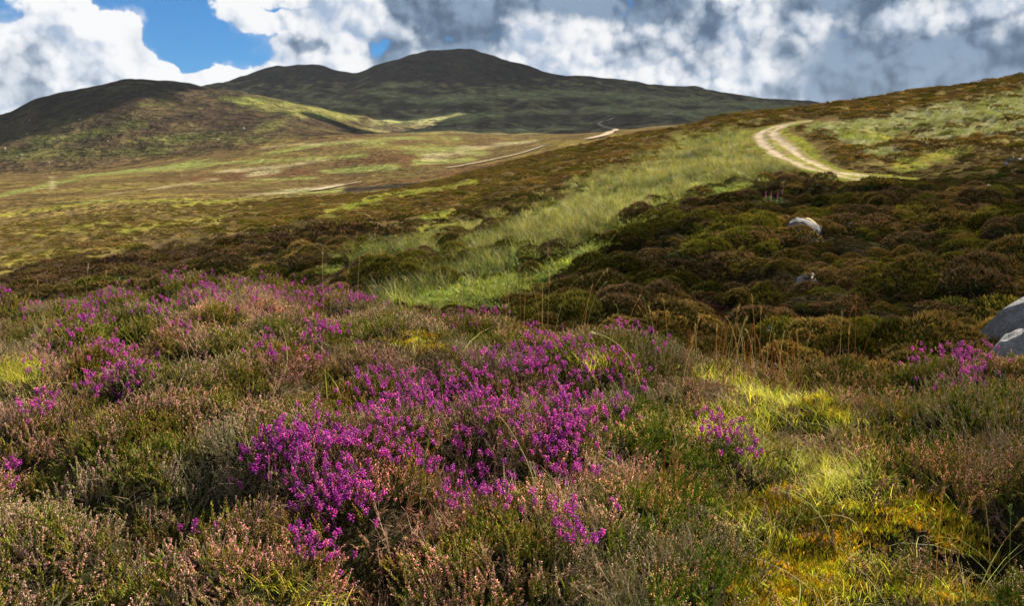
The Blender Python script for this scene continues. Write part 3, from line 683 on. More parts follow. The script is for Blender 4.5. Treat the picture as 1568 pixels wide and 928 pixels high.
def grass_mesh(name, n, L0, L1, w, cols, tilt=.6, bend=.9, spread=.03):
    m = MB()
    for k in range(n):
        p = np.array([rng.normal(0, spread), rng.normal(0, spread), -.02]); c = jit(cols[rng.integers(len(cols))], .2)
        m.blade(p, rdir(tilt), rng.uniform(L0, L1), w * rng.uniform(.7, 1.2), rng.uniform(.2, bend), c * .7, c * 1.1)
    return m.mesh(name, [M_GRASS])
def moss_mesh(name, cols):
    m = MB()
    for k in range(130):
        r = abs(rng.normal(0, .032)); th = rng.uniform(0, 6.28); p = np.array([r * math.cos(th), r * math.sin(th), -.01])
        c = jit(cols[rng.integers(len(cols))]); m.shoot(p, p + rdir(.8) * rng.uniform(.014, .032), .0021, c * .6, c)
    return m.mesh(name, [M_LEAF])
def bush_mesh(name, R, H, n, shoot, rad, cols, tips, mat, core=False):
    """a whole heather bush as seen from some way off: a lumpy dome bristling with leafy shoots"""
    m = MB(); lob = [(rng.normal(0, R * .48), rng.normal(0, R * .42), rng.uniform(.4, .95)) for k in range(9)]
    def top(x, y):
        z = 0.0
        for lx, ly, s in lob:
            q = 1 - ((x - lx) ** 2 + (y - ly) ** 2) / (R * .62 * s) ** 2
            if q > 0: z = max(z, H * s * q ** .5)
        return z
    if core:
        th = np.linspace(0, 2 * math.pi, 13)[:-1]; v = []; c = []
        for i, f in enumerate((1.05, .8, .5, .2)):
            for t in th:
                x, y = math.cos(t) * R * f, math.sin(t) * R * f * .9; v.append((x, y, max(top(x, y) - shoot * .35, -.05) if i else -.1)); c.append((0.022, 0.018, 0.010))
        v.append((0, 0, top(0, 0) - shoot * .35)); c.append((0.022, 0.018, 0.010))
        q = [(i * 12 + k, i * 12 + (k + 1) % 12, i * 12 + 12 + (k + 1) % 12, i * 12 + 12 + k) for i in range(3) for k in range(12)]
        tr = [(36 + k, 36 + (k + 1) % 12, 48) for k in range(12)]
        m.add(v, [q, tr], np.array(c))
    k = 0
    while k < n:
        x, y = rng.uniform(-1, 1, 2) * R; z = top(x, y)
        if z < H * .08: continue
        e = R * .04; g = np.array([-(top(x + e, y) - z) / e, -(top(x, y + e) - z) / e, 1.0]); g /= np.linalg.norm(g)
        p = np.array([x, y, z - shoot * .4]); c = jit(cols[rng.integers(len(cols))], .3); tcol = jit(tips[rng.integers(len(tips))], .3)
        for j in range(3):
            d = g * .7 + np.array([0, 0, .7]) + rng.normal(0, .45, 3); d /= np.linalg.norm(d)
            m.shoot(p, p + d * shoot * rng.uniform(.5, 1.45), rad, c, tcol)
        k += 1
    return m.mesh(name, [mat])

# ------------------------------------------------------------------ scattering: points carry turn, size, tint and which source plant stands there
SRC = []
def scatter(name, label, cat, P, rot, scl, idx, tint, meshes):
    n = len(P)
    if n == 0: return None
    me = bpy.data.meshes.new(name); me.vertices.add(n); me.vertices.foreach_set('co', np.ascontiguousarray(P, np.float32).ravel())
    def at(nm, ty, data, key): a = me.attributes.new(nm, ty, 'POINT'); a.data.foreach_set(key, np.ascontiguousarray(data).ravel())
    at('turn', 'FLOAT_VECTOR', np.asarray(rot, np.float32), 'vector'); at('size', 'FLOAT', np.asarray(scl, np.float32), 'value')
    at('pick', 'INT', np.asarray(idx, np.int32), 'value')
    t4 = np.ones((n, 4), np.float32); t4[:, :3] = tint; at('tint', 'FLOAT_COLOR', t4, 'color')
    o = link(name, me); tag(o, label, cat, kind='stuff')
    g = bpy.data.node_groups.new(name, 'GeometryNodeTree')
    g.interface.new_socket('Geometry', in_out='INPUT', socket_type='NodeSocketGeometry'); g.interface.new_socket('Geometry', in_out='OUTPUT', socket_type='NodeSocketGeometry')
    gi, go = g.nodes.new('NodeGroupInput'), g.nodes.new('NodeGroupOutput')
    join = g.nodes.new('GeometryNodeJoinGeometry')
    for q in meshes:
        so = bpy.data.objects.new(q.name, q); SRC.append(so)
        oi = g.nodes.new('GeometryNodeObjectInfo'); oi.inputs['Object'].default_value = so; oi.inputs['As Instance'].default_value = False
        gti = g.nodes.new('GeometryNodeGeometryToInstance'); g.links.new(oi.outputs['Geometry'], gti.inputs[0]); g.links.new(gti.outputs[0], join.inputs[0])
    iop = g.nodes.new('GeometryNodeInstanceOnPoints'); iop.inputs['Pick Instance'].default_value = True
    def na(nm, ty):
        a = g.nodes.new('GeometryNodeInputNamedAttribute'); a.data_type = ty; a.inputs['Name'].default_value = nm
        return [s for s in a.outputs if s.enabled and s.name == 'Attribute'][0]
    g.links.new(gi.outputs[0], iop.inputs['Points']); g.links.new(join.outputs[0], iop.inputs['Instance'])
    g.links.new(na('pick', 'INT'), iop.inputs['Instance Index'])
    e2r = g.nodes.new('FunctionNodeEulerToRotation'); g.links.new(na('turn', 'FLOAT_VECTOR'), e2r.inputs[0]); g.links.new(e2r.outputs[0], iop.inputs['Rotation'])
    g.links.new(na('size', 'FLOAT'), iop.inputs['Scale']); g.links.new(iop.outputs[0], go.inputs[0])
    md = o.modifiers.new('scatter', 'NODES'); md.node_group = g
    return o
def jittered(y0, y1, amax, cell):
    """points on the ground about cell apart within the camera's wedge and a little beyond"""
    ys = np.arange(y0, y1, cell); out = []
    for y in ys:
        xs = np.arange(-amax * y, amax * y, cell); out.append(np.stack([xs, np.full(len(xs), y)], 1))
    p = np.concatenate(out); p = p + rng.uniform(-.5, .5, p.shape) * cell
    return p[:, 0], p[:, 1]
def turns(x, y, lean, wild):
    """lean with the slope of the ground, turned at random"""
    e = .06; z0 = ground(x, y); gx, gy = (ground(x + e, y) - z0) / e, (ground(x, y + e) - z0) / e
    n = len(x); rx = np.clip(gy, -1, 1) * -lean * -1 + rng.normal(0, wild, n); ry = np.clip(gx, -1, 1) * -lean + rng.normal(0, wild, n)
    return z0, np.stack([np.clip(rx, -1, 1), np.clip(ry, -1, 1), np.zeros(n)], 1)

# --- the near knoll
KN_GRASS = [[(1170, 690, 24), (1260, 710, 26), (1310, 760, 22)], [(1120, 770, 16), (1180, 820, 18)], [(1330, 905, 16), (1480, 880, 14)], [(1075, 660, 16), (1130, 640, 34), (1190, 640, 34), (1240, 625, 26), (1290, 640, 16)], [(1060, 560, 10), (1100, 570, 16), (1170, 600, 22), (1240, 600, 16)], [(-40, 560, 34), (15, 560, 22)], [(350, 860, 12), (480, 900, 16)], [(1290, 900, 20), (1360, 840, 20)], [(920, 545, 10), (905, 545, 10)]]
KN_MOSS = [[(1140, 905, 24), (1220, 880, 40), (1280, 825, 40), (1340, 795, 32), (1400, 790, 28), (1450, 800, 22), (1510, 850, 16)], [(1130, 780, 20), (1210, 750, 16)], [(625, 518, 9), (650, 510, 12), (675, 520, 8)], [(1250, 610, 12), (1285, 620, 10)], [(1380, 880, 20), (1520, 890, 14)]]
KN_GREEN = [[(60, 800, 60), (160, 790, 50), (230, 830, 50)], [(470, 860, 40), (700, 880, 30), (850, 880, 30)], [(340, 620, 24), (430, 640, 28)], [(70, 640, 24), (40, 580, 24)], [(1330, 720, 28), (1240, 740, 24)], [(560, 760, 40), (620, 680, 30)], [(300, 560, 20), (260, 530, 24)]]
KN_PALE = [[(30, 490, 18), (120, 480, 16)], [(980, 640, 30), (1080, 700, 40), (1000, 780, 40)], [(1120, 850, 40), (1050, 900, 30)], [(1250, 560, 16), (1330, 580, 18), (1440, 590, 26), (1568, 590, 34)], [(1420, 660, 24), (1380, 700, 20)], [(720, 500, 14), (950, 570, 20)], [(340, 425, 8), (440, 432, 8)], [(1490, 880, 30), (1568, 900, 30)]]
x, y = jittered(1.75, 9.6, .74, .052)
z, rot = turns(x, y, .7, .16)
u, v = pix(x, y, z + .08); n = len(x)
wob = 1.6 * (fbm(x * 2.2, y * 2.2, 201, 3) - .5); r = rng.uniform(0, 1, n); big = fbm(x * 1.1, y * 1.1, 211, 3); sm = fbm(x * 3.4, y * 3.4, 221, 2)
mg, mm = zone(u, v, KN_GRASS, wob * 1.4, soft=(.2, 1.4)), zone(u, v, KN_MOSS, wob * 1.6, soft=(.0, 1.4)); gr, pa = zone(u, v, KN_GREEN, wob), zone(u, v, KN_PALE, wob)
kind = np.where(sm > .60, 2, np.where(big > .49, 1, 0))        # 0 pink, 1 green, 2 rust, 3 pale, 4 dead twigs
kind = np.where(r < .22, rng.integers(0, 3, n), kind); kind = np.where(gr > rng.uniform(.2, 1, n), 1, kind); kind = np.where(pa > rng.uniform(.12, .9, n), 3, kind)
kind = np.where(rng.uniform(0, 1, n) < .03, 4, kind)
dl = detail(x, y); keep = (rng.uniform(0, 1, n) > np.maximum(mg * .95, mm * .93)) & (rng.uniform(0, 1, n) > .45 * sst(dl, .03, -.05))
rot[:, 2] = rng.uniform(0, 6.283, n)
scl = rng.uniform(.75, 1.3, n) * (1 - .25 * np.maximum(mg, mm))
shade = .60 + 1.0 * fbm(x * .9, y * .9, 231, 4); hu = fbm(x * 1.7, y * 1.7, 237, 3) - .5; tint = np.stack([shade * (1.02 + .32 * hu), shade * (1.05 - .2 * hu), shade * (.92 + .15 * hu)], 1)
LING = [tuft_mesh('ling_tuft', k) for k in ('pink', 'pink', 'pink', 'green', 'green', 'green', 'rust', 'rust', 'rust', 'pale', 'pale', 'pale')] + [dead_mesh('dead_twigs'), dead_mesh('dead_twigs')]
KI = [(0, 3), (3, 6), (6, 9), (9, 12), (12, 14)]
pick = np.array([rng.integers(*KI[k]) for k in kind])
P = np.stack([x, y, z], 1)
near = kind != 4
scatter('heather_mat', 'dense mat of ling heather with pink, rusty and green sprigs covering the near knoll', 'heather', P[keep], rot[keep], scl[keep], pick[keep], tint[keep], LING)

# short turf and moss in the sunny hollows
x, y = jittered(1.75, 9.0, .74, .036); z, rot = turns(x, y, .4, .15); u, v = pix(x, y, z + .04); n = len(x)
wob = 1.6 * (fbm(x * 2.2, y * 2.2, 201, 3) - .5); mg, mm = zone(u, v, KN_GRASS, wob * 1.4, soft=(.2, 1.4)), zone(u, v, KN_MOSS, wob * 1.6, soft=(.0, 1.4))
rot[:, 2] = rng.uniform(0, 6.283, n); P = np.stack([x, y, z], 1)
GR = [grass_mesh('turf_tuft', 16, .05, .13, .0030, [(0.28, 0.40, 0.02), (0.40, 0.50, 0.025), (0.50, 0.50, 0.03), (0.56, 0.48, 0.10)]) for k in range(4)] + [grass_mesh('turf_tuft', 12, .07, .16, .0028, [(0.50, 0.42, 0.12), (0.44, 0.38, 0.06), (0.36, 0.38, 0.03)]) for k in range(2)]
k = mg * (1 - .5 * mm) > rng.uniform(.15, 1, n); j = k.sum(); tn = .55 + 1.0 * fbm(x[k] * 3, y[k] * 3, 241, 3)
scatter('grass', 'bright yellow green grass growing in the hollows of the knoll', 'grass', P[k], rot[k], rng.uniform(.7, 1.3, j), rng.integers(0, 6, j), np.stack([tn * rng.uniform(.9, 1.15, j), tn, tn], 1), GR)
MO = [moss_mesh('moss_cushion', [(0.74, 0.58, 0.035), (0.82, 0.68, 0.05), (0.62, 0.62, 0.04), (0.36, 0.42, 0.04), (0.62, 0.44, 0.06)]) for k in range(5)]
k = mm > rng.uniform(.1, .9, n); j = k.sum(); tn = .55 + 1.0 * fbm(x[k] * 4, y[k] * 4, 251, 3)
scatter('moss', 'golden yellow moss between the heather at the bottom right', 'moss', P[k] + np.array([0, 0, .004]), rot[k], rng.uniform(.8, 1.5, j), rng.integers(0, 5, j), np.stack([tn, tn * rng.uniform(.8, 1.15, j), tn], 1), MO)
# odd blades of grass through the heather and the moss
x, y = jittered(1.8, 8.6, .72, .17); z, rot = turns(x, y, .3, .25); u, v = pix(x, y, z + .1); n = len(x); wob = 0 * x
k = rng.uniform(0, 1, n) < .10 + .42 * np.maximum(zone(u, v, KN_GRASS, wob), zone(u, v, KN_MOSS, wob)) + .25 * sst(u, 1150, 1400) * sst(v, 640, 760)
rot[:, 2] = rng.uniform(0, 6.283, n); j = k.sum()
GB = [grass_mesh('grass_blades', 5, .16, .34, .0026, [(0.40, 0.36, 0.10), (0.30, 0.34, 0.06), (0.44, 0.38, 0.20)], .75, 1.3) for q in range(4)]
scatter('grass_blades', 'loose thin grass blades standing through the near heather', 'grass', np.stack([x, y, z], 1)[k], rot[k], rng.uniform(.7, 1.15, j), rng.integers(0, 4, j), np.ones((j, 3)), GB)

# --- heather bushes on the slope beyond the gully; boulders keep a little room around them (pixel, metres)
CLEARINGS = [(1230, 376, .5), (1237, 432, .36), (1338, 372, .26), (1365, 297, .36), (1303, 343, .28), (1399, 318, .4), (1180, 478, .35), (1197, 300, .8), (1180, 303, .8)]
BCS = [[(0.10, 0.105, 0.018), (0.12, 0.115, 0.02), (0.085, 0.095, 0.016)], [(0.105, 0.105, 0.018), (0.09, 0.10, 0.016), (0.115, 0.105, 0.02)], [(0.09, 0.09, 0.02), (0.10, 0.09, 0.022), (0.085, 0.09, 0.018)]]
BTS = [[(0.34, 0.31, 0.06), (0.29, 0.29, 0.05), (0.40, 0.32, 0.085)], [(0.48, 0.34, 0.13), (0.40, 0.28, 0.10), (0.54, 0.39, 0.19)], [(0.42, 0.28, 0.18), (0.47, 0.32, 0.22), (0.36, 0.24, 0.13)]]
M_BUSHT = foliage_mat('bush_foliage', 0.5, 0.0)
BUSH = [bush_mesh('heather_bush', .70, .52, 820, .075, .0085, BCS[k // 2], BTS[k // 2], M_BUSHT) for k in range(6)]
BUSHF = [bush_mesh('heather_bush', .75, .42, 130, .13, .022, BCS[k % 3], BTS[k % 3], M_BUSHT) for k in range(5)]
M_BUSH = foliage_mat('bush_foliage', 0.5, 0.0, tinted=False, vary=0.22)
TUSS = [grass_mesh('rush_clump', 60, .35, .85, .012, [(0.16, 0.20, 0.035), (0.26, 0.25, 0.07), (0.10, 0.15, 0.025), (0.36, 0.31, 0.14)], .55, .8, .14) for k in range(4)]
GRNT = [grass_mesh('green_tuft', 70, .10, .28, .014, [(0.15, 0.24, 0.022), (0.23, 0.30, 0.03), (0.11, 0.17, 0.02), (0.27, 0.27, 0.045)], .9, 1.0, .16) for k in range(3)]
x, y = jittered(8.2, 62, .74, .74)
z, rot = turns(x, y, .3, .05); u, v = pix(x, y, z + .2); n = len(x); rot[:, 2] = rng.uniform(0, 6.283, n)
wob = 1.3 * (fbm(x / 3.0, y / 3.0, 101, 4) - .5) + .5 * (fbm(x / .9, y / .9, 111, 3) - .5)
grassy = .91 * np.maximum.reduce([zone(u, v, RUSH, wob, soft=(.4, 1.3)), zone(u, v, GREEN, wob), zone(u, v, YELLOWGREEN, wob), zone(u, v, PALE, wob + .2) * .9])
td = line_dist(x, y, TRACK1)
free = np.ones(n, bool); small = np.zeros(n, bool)
for (bu, bv, br) in CLEARINGS:
    bx, by = seen(bu, bv, .05, 8); free &= ~((np.abs(x - bx - (y - by) * bx / by) < br * 1.15) & (y < by + br) & (y > by - br * 2.2))
    sz_front = (np.abs(x - bx - (y - by) * bx / by) < br * 1.2) & (y < by + br) & (y > by - br - 2.2); small = small | sz_front
free &= y > np.interp(u, UN, ridgeY) + 2.4
grow = free & (td > 2.2) & (rng.uniform(0, 1, n) > grassy * 1.0) & (rng.uniform(0, 1, n) > .18)
sz = rng.uniform(.6, 1.1, n) ** 1.0 * (.45 + 1.2 * fbm(x / 2.0, y / 2.0, 265, 2)) * np.where(td < 6, .5, np.where(td < 15, .7, 1)) * (1 - .25 * sst(y, 35, 60))
tn = .30 + 1.0 * fbm(x / 2.2, y / 2.2, 261, 3); dk = zone(u, v, DARK, wob)
tint = np.stack([tn * (1.0 - .18 * dk), tn * (1 - .30 * dk), tn * (1 - .1 * dk)], 1)
sz = np.where(small, sz * .42, sz)
# the 300 that show largest are bushes of their own
inside = (u > -20) & (u < 1588) & (v < 560) & (v > 250)
sight = v < np.interp(u, UN, ridgeV) + 6
score = np.where(grow & inside & sight, sz / y, -1); own = np.argsort(-score)[:300]; own = own[score[own] > 0]
protos = []
for k in range(6):
    q = BUSH[k].copy(); q.materials.clear(); q.materials.append(M_BUSH); protos.append(q)
shades = []                                                   # each kind of bush in a dull, a plain and a fresh shade of its own
for f in range(3):
    row = []
    for m_ in (.55, .85, 1.15):
        two = []
        for q in protos[2 * f:2 * f + 2]:
            q2 = q.copy(); a_ = q2.attributes['col']; c_ = np.empty(len(q2.vertices) * 4, np.float32); a_.data.foreach_get('color', c_); c_ = c_.reshape(-1, 4); c_[:, :3] *= m_; a_.data.foreach_set('color', c_.ravel()); two.append(q2)
        row.append(two)
    shades.append(row)
for k in own:
    o = link('heather_bush', protos[rng.integers(6)]); o.location = (x[k], y[k], z[k] - .06); o.rotation_euler = rot[k]; o.scale = (sz[k] * rng.uniform(.85, 1.4), sz[k], sz[k] * rng.uniform(.75, 1.25))
    
    f = rng.integers(3); o.data = protos[rng.integers(2) + 2 * f]
    o.data = shades[f][int(np.clip((tn[k] - .45) / .7 * 3, 0, 2))][rng.integers(2)]
    tag(o, ['olive green heather bush on the slope across the gully', 'tan brown heather bush with faded flower tips on the slope across the gully', 'mauve brown heather bush on the slope across the gully'][f], 'heather bush', ['olive', 'tan brown', 'mauve brown'][f] + ' heather bushes on the slope across the gully')
big_ones = [(1190, 294, 1.05, 'leftmost heather bush of the dark mound between foxgloves and track'), (1216, 292, 1.2, 'tallest heather bush of the dark mound between foxgloves and track'), (1243, 290, 1.1, 'heather bush right of the tallest on the dark mound by the track'), (1268, 288, .8, 'rightmost heather bush of the dark mound at the track bend'), (590, 432, 1.2, 'dark heather bush at the foot of the green strip, behind the knoll'), (640, 425, 1.1, 'dark heather bush with a white stone at the foot of the green strip')]
for bu, bv, bs, lb in big_ones:
    bx, by = seen(bu, bv, .05, 9); o = link('heather_bush', protos[rng.integers(6)]); o.location = (bx[0], by[0], float(ground(bx, by)[0]) - .06); o.rotation_euler = (0, 0, rng.uniform(0, 6)); o.scale = (bs * 1.3, bs, bs * 1.5); tag(o, lb, 'heather bush')
x2, y2 = jittered(8.6, 46, .74, .42); u2, v2 = pix(x2, y2, ground(x2, y2) + .1); w2 = 1.3 * (fbm(x2 / 3.0, y2 / 3.0, 101, 4) - .5)
g2 = np.maximum(zone(u2, v2, RUSH, w2, soft=(.4, 1.3)), zone(u2, v2, GREEN, w2)); q = (y2 > np.interp(u2, UN, ridgeY) + 2.0) & (rng.uniform(0, 1, len(x2)) > g2); 
for (bu, bv, br) in CLEARINGS:
    bx, by = seen(bu, bv, .05, 8); q &= ~((np.abs(x2 - bx - (y2 - by) * bx / by) < br) & (y2 < by + br) & (y2 > by - br * 1.3))
x2, y2 = x2[q], y2[q]; j = len(x2)
r2 = np.zeros((j, 3)); r2[:, 2] = rng.uniform(0, 6.28, j)
scatter('heather_undergrowth', 'low young heather filling the gaps between the bushes of the slope', 'heather', np.stack([x2, y2, ground(x2, y2) - .05], 1), r2, rng.uniform(.24, .46, j), rng.integers(0, 6, j), np.stack([rng.uniform(.35, .7, j), rng.uniform(.4, .75, j), rng.uniform(.4, .8, j)], 1), BUSH)  # tint kept dark, painting shade into the gaps between bushes
rest = grow.copy(); rest[own] = False
farb = y > 34; P = np.stack([x, y, z - .06], 1)
k = rest & ~farb; j = k.sum(); scatter('heather_cover', 'continuous brown heather cover of the slope across the gully', 'heather', P[k], rot[k], sz[k], rng.integers(0, 6, j), tint[k], BUSH)
k = rest & farb; j = k.sum(); scatter('heather_cover', 'continuous brown heather cover of the farther slope', 'heather', P[k], rot[k], sz[k], rng.integers(0, 4, j), tint[k], BUSHF)
x, y = jittered(62, 190, .74, 1.3); z, rot = turns(x, y, .2, .05); u, v = pix(x, y, z + .2); n = len(x); rot[:, 2] = rng.uniform(0, 6.283, n)
wob = 1.3 * (fbm(x / 3.0, y / 3.0, 101, 4) - .5) + .5 * (fbm(x / .9, y / .9, 111, 3) - .5)
grassy = .91 * np.maximum.reduce([zone(u, v, RUSH, wob, soft=(.4, 1.3)), zone(u, v, GREEN, wob), zone(u, v, YELLOWGREEN, wob), zone(u, v, PALE, wob + .2) * .92])
left = sst(u, 480, 300)
k = (line_dist(x, y, TRACK1) > 2.6) & (rng.uniform(0, 1, n) > grassy) & (rng.uniform(0, 1, n) > .10 + .62 * left * (1 - zone(u, v, DARK, wob))); j = k.sum(); tn = .85 + .5 * fbm(x[k] / 5, y[k] / 5, 271, 3)
scatter('heather_cover', 'brown heather scattered over the brow and the far bank', 'heather', np.stack([x, y, z - .05], 1)[k], rot[k], rng.uniform(.6, 1.25, j), rng.integers(0, 4, j), np.stack([tn * 1.05, tn * 1.0, tn * .9], 1), BUSHF)
# rushes and green grass in the strip that runs up beside the track
x, y = jittered(11, 150, .72, .42); kk = rng.uniform(0, 1, len(x)) < np.clip(30 / y, .12, 1); x, y = x[kk], y[kk]
z, rot = turns(x, y, .2, .12); u, v = pix(x, y, z + .2); n = len(x); rot[:, 2] = rng.uniform(0, 6.283, n)
wob = 1.3 * (fbm(x / 3.0, y / 3.0, 101, 4) - .5) + .5 * (fbm(x / .9, y / .9, 111, 3) - .5); P = np.stack([x, y, z], 1)
zr, zg, zp = zone(u, v, RUSH, wob, soft=(.4, 1.4)), .9 * np.maximum(zone(u, v, GREEN, wob * 1.3, soft=(.2, 1.3)), zone(u, v, YELLOWGREEN, wob * 1.4, soft=(.1, 1.3))), zone(u, v, PALE, wob + .2)
off = line_dist(x, y, TRACK1) > 1.7
k = off & (zr * (.35 + 1.3 * fbm(x / 1.6, y / 1.6, 283, 3)) > rng.uniform(.1, 1, n)) & (zg < .8); j = k.sum(); tn = .02 + 1.45 * fbm(x[k] / 2.4, y[k] / 2.4, 281, 4); hs = fbm(x[k] / 5, y[k] / 5, 287, 3) - .42 + .12 * sst(y[k], 30, 60)
scatter('rushes', 'pale green rushes and long grass filling the strip below the track', 'rushes', P[k], rot[k], rng.uniform(.6, 1.2, j) * (1 + .25 * sst(y[k], 40, 100)), rng.integers(0, 4, j), np.stack([tn * (1 + .9 * hs), tn * (1 + .5 * hs), tn * (.95 + .8 * hs)], 1), TUSS)
k = off & (np.maximum(zg, .10 * zr) > rng.uniform(.05, 1, n)); j = k.sum(); tn = .45 + 1.0 * fbm(x[k] / 2, y[k] / 2, 291, 3)
scatter('grass', 'bright green grass along the wet edge of the rush strip', 'grass', P[k], rot[k], rng.uniform(.7, 1.3, j) * (1 + .3 * sst(y[k], 40, 100)), rng.integers(0, 3, j), np.stack([tn * 1.1, tn, tn], 1), GRNT)
k = off & (zp * .75 > rng.uniform(.1, 1, n)); j = k.sum(); tn = .5 + .5 * fbm(x[k] / 2, y[k] / 2, 295, 3)
scatter('grass', 'pale silvery grass over the upper slope right of the track', 'grass', P[k], rot[k], rng.uniform(.6, 1.0, j), rng.integers(0, 4, j), np.stack([tn * 1.1, tn * 1.15, tn * 1.15], 1), TUSS)

# grass on the crown and the verges of the track
t = rng.uniform(0, len(TRACK1) - 1.01, 900); i = t.astype(int); c = TRACK1[i] * (1 - (t - i))[:, None] + TRACK1[i + 1] * (t - i)[:, None]; d = TRACK1[i + 1] - TRACK1[i]; d /= np.linalg.norm(d, axis=1, keepdims=True)
s = np.where(rng.uniform(0, 1, 900) < .4, rng.normal(0, .14, 900), rng.choice([-1, 1], 900) * rng.uniform(1.05, 1.9, 900)); x, y = c[:, 0] - d[:, 1] * s, c[:, 1] + d[:, 0] * s; z = ground(x, y)
k = (np.abs(s) > .6) | (fbm(t / 6, t * 0, 88, 2) > .42); j = k.sum(); r = np.zeros((j, 3)); r[:, 2] = rng.uniform(0, 6.28, j)
scatter('track_verge_grass', 'short straw coloured grass on the crown and verges of the gravel track', 'grass', np.stack([x, y, z + .02], 1)[k], r, rng.uniform(.5, 1.0, j), rng.integers(0, 3, j), np.stack([rng.uniform(.8, 1.7, j), rng.uniform(.8, 1.3, j), np.ones(j)], 1), GRNT)

# ------------------------------------------------------------------ bell heather: each clump a plant of its own, each flower head a part of it
MAG = [(0.56, 0.035, 0.44), (0.48, 0.028, 0.44), (0.58, 0.13, 0.44), (0.30, 0.025, 0.36)]
def head_mesh(name, faded=False):
    m = MB(); nb = int(rng.integers(8, 14)); H = rng.uniform(.016, .026)
    m.tube([(0, 0, -.02), (0, 0, H)], [.0009, .0006], 3, (0.14, 0.09, 0.04), (0.16, 0.10, 0.06))
    for k in range(nb):
        th = k * 2.4 + rng.uniform(-.3, .3); s = (k + .5) / nb; z = H * s
        d = np.array([math.cos(th), math.sin(th), -.35 + .9 * s]); d /= np.linalg.norm(d)
        p = np.array([0, 0, z]) + d * .003; c = jit(MAG[rng.integers(4)], .18)
        if faded: c = jit((0.30, 0.13, 0.10), .2)
        L = rng.uniform(.0062, .0082); R = L * .42
        m.lathe(p, d, [(0, R * .35), (L * .30, R), (L * .72, R * .86), (L * .92, R * .45), (L, R * .60)], 6, (c, c * 1.12))
        m.add([p - d * .0002, p + d * L * .93], [np.zeros((0, 3), int)], c)
        m.bud(p - d * .0006, .0013, .0016, d, (0.12, 0.08, 0.03))
    return m.mesh(name, [M_PETAL], True)
HEADS = [head_mesh('flower_head') for k in range(9)] + [head_mesh('flower_head', True)]
NEEDLE = [(0.06, 0.085, 0.018), (0.085, 0.10, 0.02), (0.05, 0.07, 0.02), (0.11, 0.10, 0.025)]
def bell_clump(label, blobs, n, hgt=(.10, .15), group='bell heather clumps in magenta flower on the knoll'):
    """blobs: (u, v, half width, half height, weight) in the photograph's pixels, spread over the ground met there"""
    w = np.array([b[4] for b in blobs], float); w /= w.sum(); b = np.array(blobs)[rng.choice(len(blobs), n, p=w)]
    r, th = np.sqrt(rng.uniform(0, 1, n)) * rng.uniform(.6, 1.3, n), rng.uniform(0, 6.283, n)
    u, v = b[:, 0] + b[:, 2] * r * np.cos(th), b[:, 1] + b[:, 3] * r * np.sin(th)
    x, y = seen_top(u, v, hgt[1] * .85)
    # stems grow in little bunches
    nb = max(2, n // 6); cen = rng.integers(0, n, nb); own = rng.integers(0, nb, n); pull = rng.uniform(.0, .35, n)
    x, y = x * (1 - pull) + x[cen[own]] * pull, y * (1 - pull) + y[cen[own]] * pull
    z = ground(x, y); c = np.array([x.mean(), y.mean()]); root = empty('bell_heather', (c[0], c[1], float(ground(c[0], c[1])[0])))
    tag(root, label, 'bell heather', group)
    o = np.array(root.location); m = MB()
    for k in range(n):
        p = np.array([x[k], y[k], z[k] - .01]) - o; d = rdir(.38); L = rng.uniform(*hgt); bend = rng.normal(0, .012, 3)
        t = np.linspace(0, 1, 4)[:, None]; pts = p + d * L * t + bend * t ** 2; m.tube(pts, [.0012, .0011, .0009, .0007], 3, WOOD, (0.13, 0.08, 0.03))
        for j in range(12):
            s = rng.uniform(.15, .97); a = d * .7 + rng.normal(0, .55, 3); a /= np.linalg.norm(a); q = p + d * L * s + bend * s * s
            cc = jit(NEEDLE[rng.integers(4)]); m.shoot(q, q + a * rng.uniform(.008, .018), .0013, cc, cc * 1.2)
        e = p + d * L + bend
        h = bpy.data.objects.new('flower_head', HEADS[9 if rng.uniform() < .07 else rng.integers(9)]); COL.objects.link(h); h.parent = root
        h.location = e; h.rotation_euler = (rng.normal(0, .28), rng.normal(0, .28), rng.uniform(0, 6.28)); h.scale = (rng.uniform(.8, 1.2),) * 3
    link('foliage', m.mesh('foliage', [M_PLANT]), root)
    return root
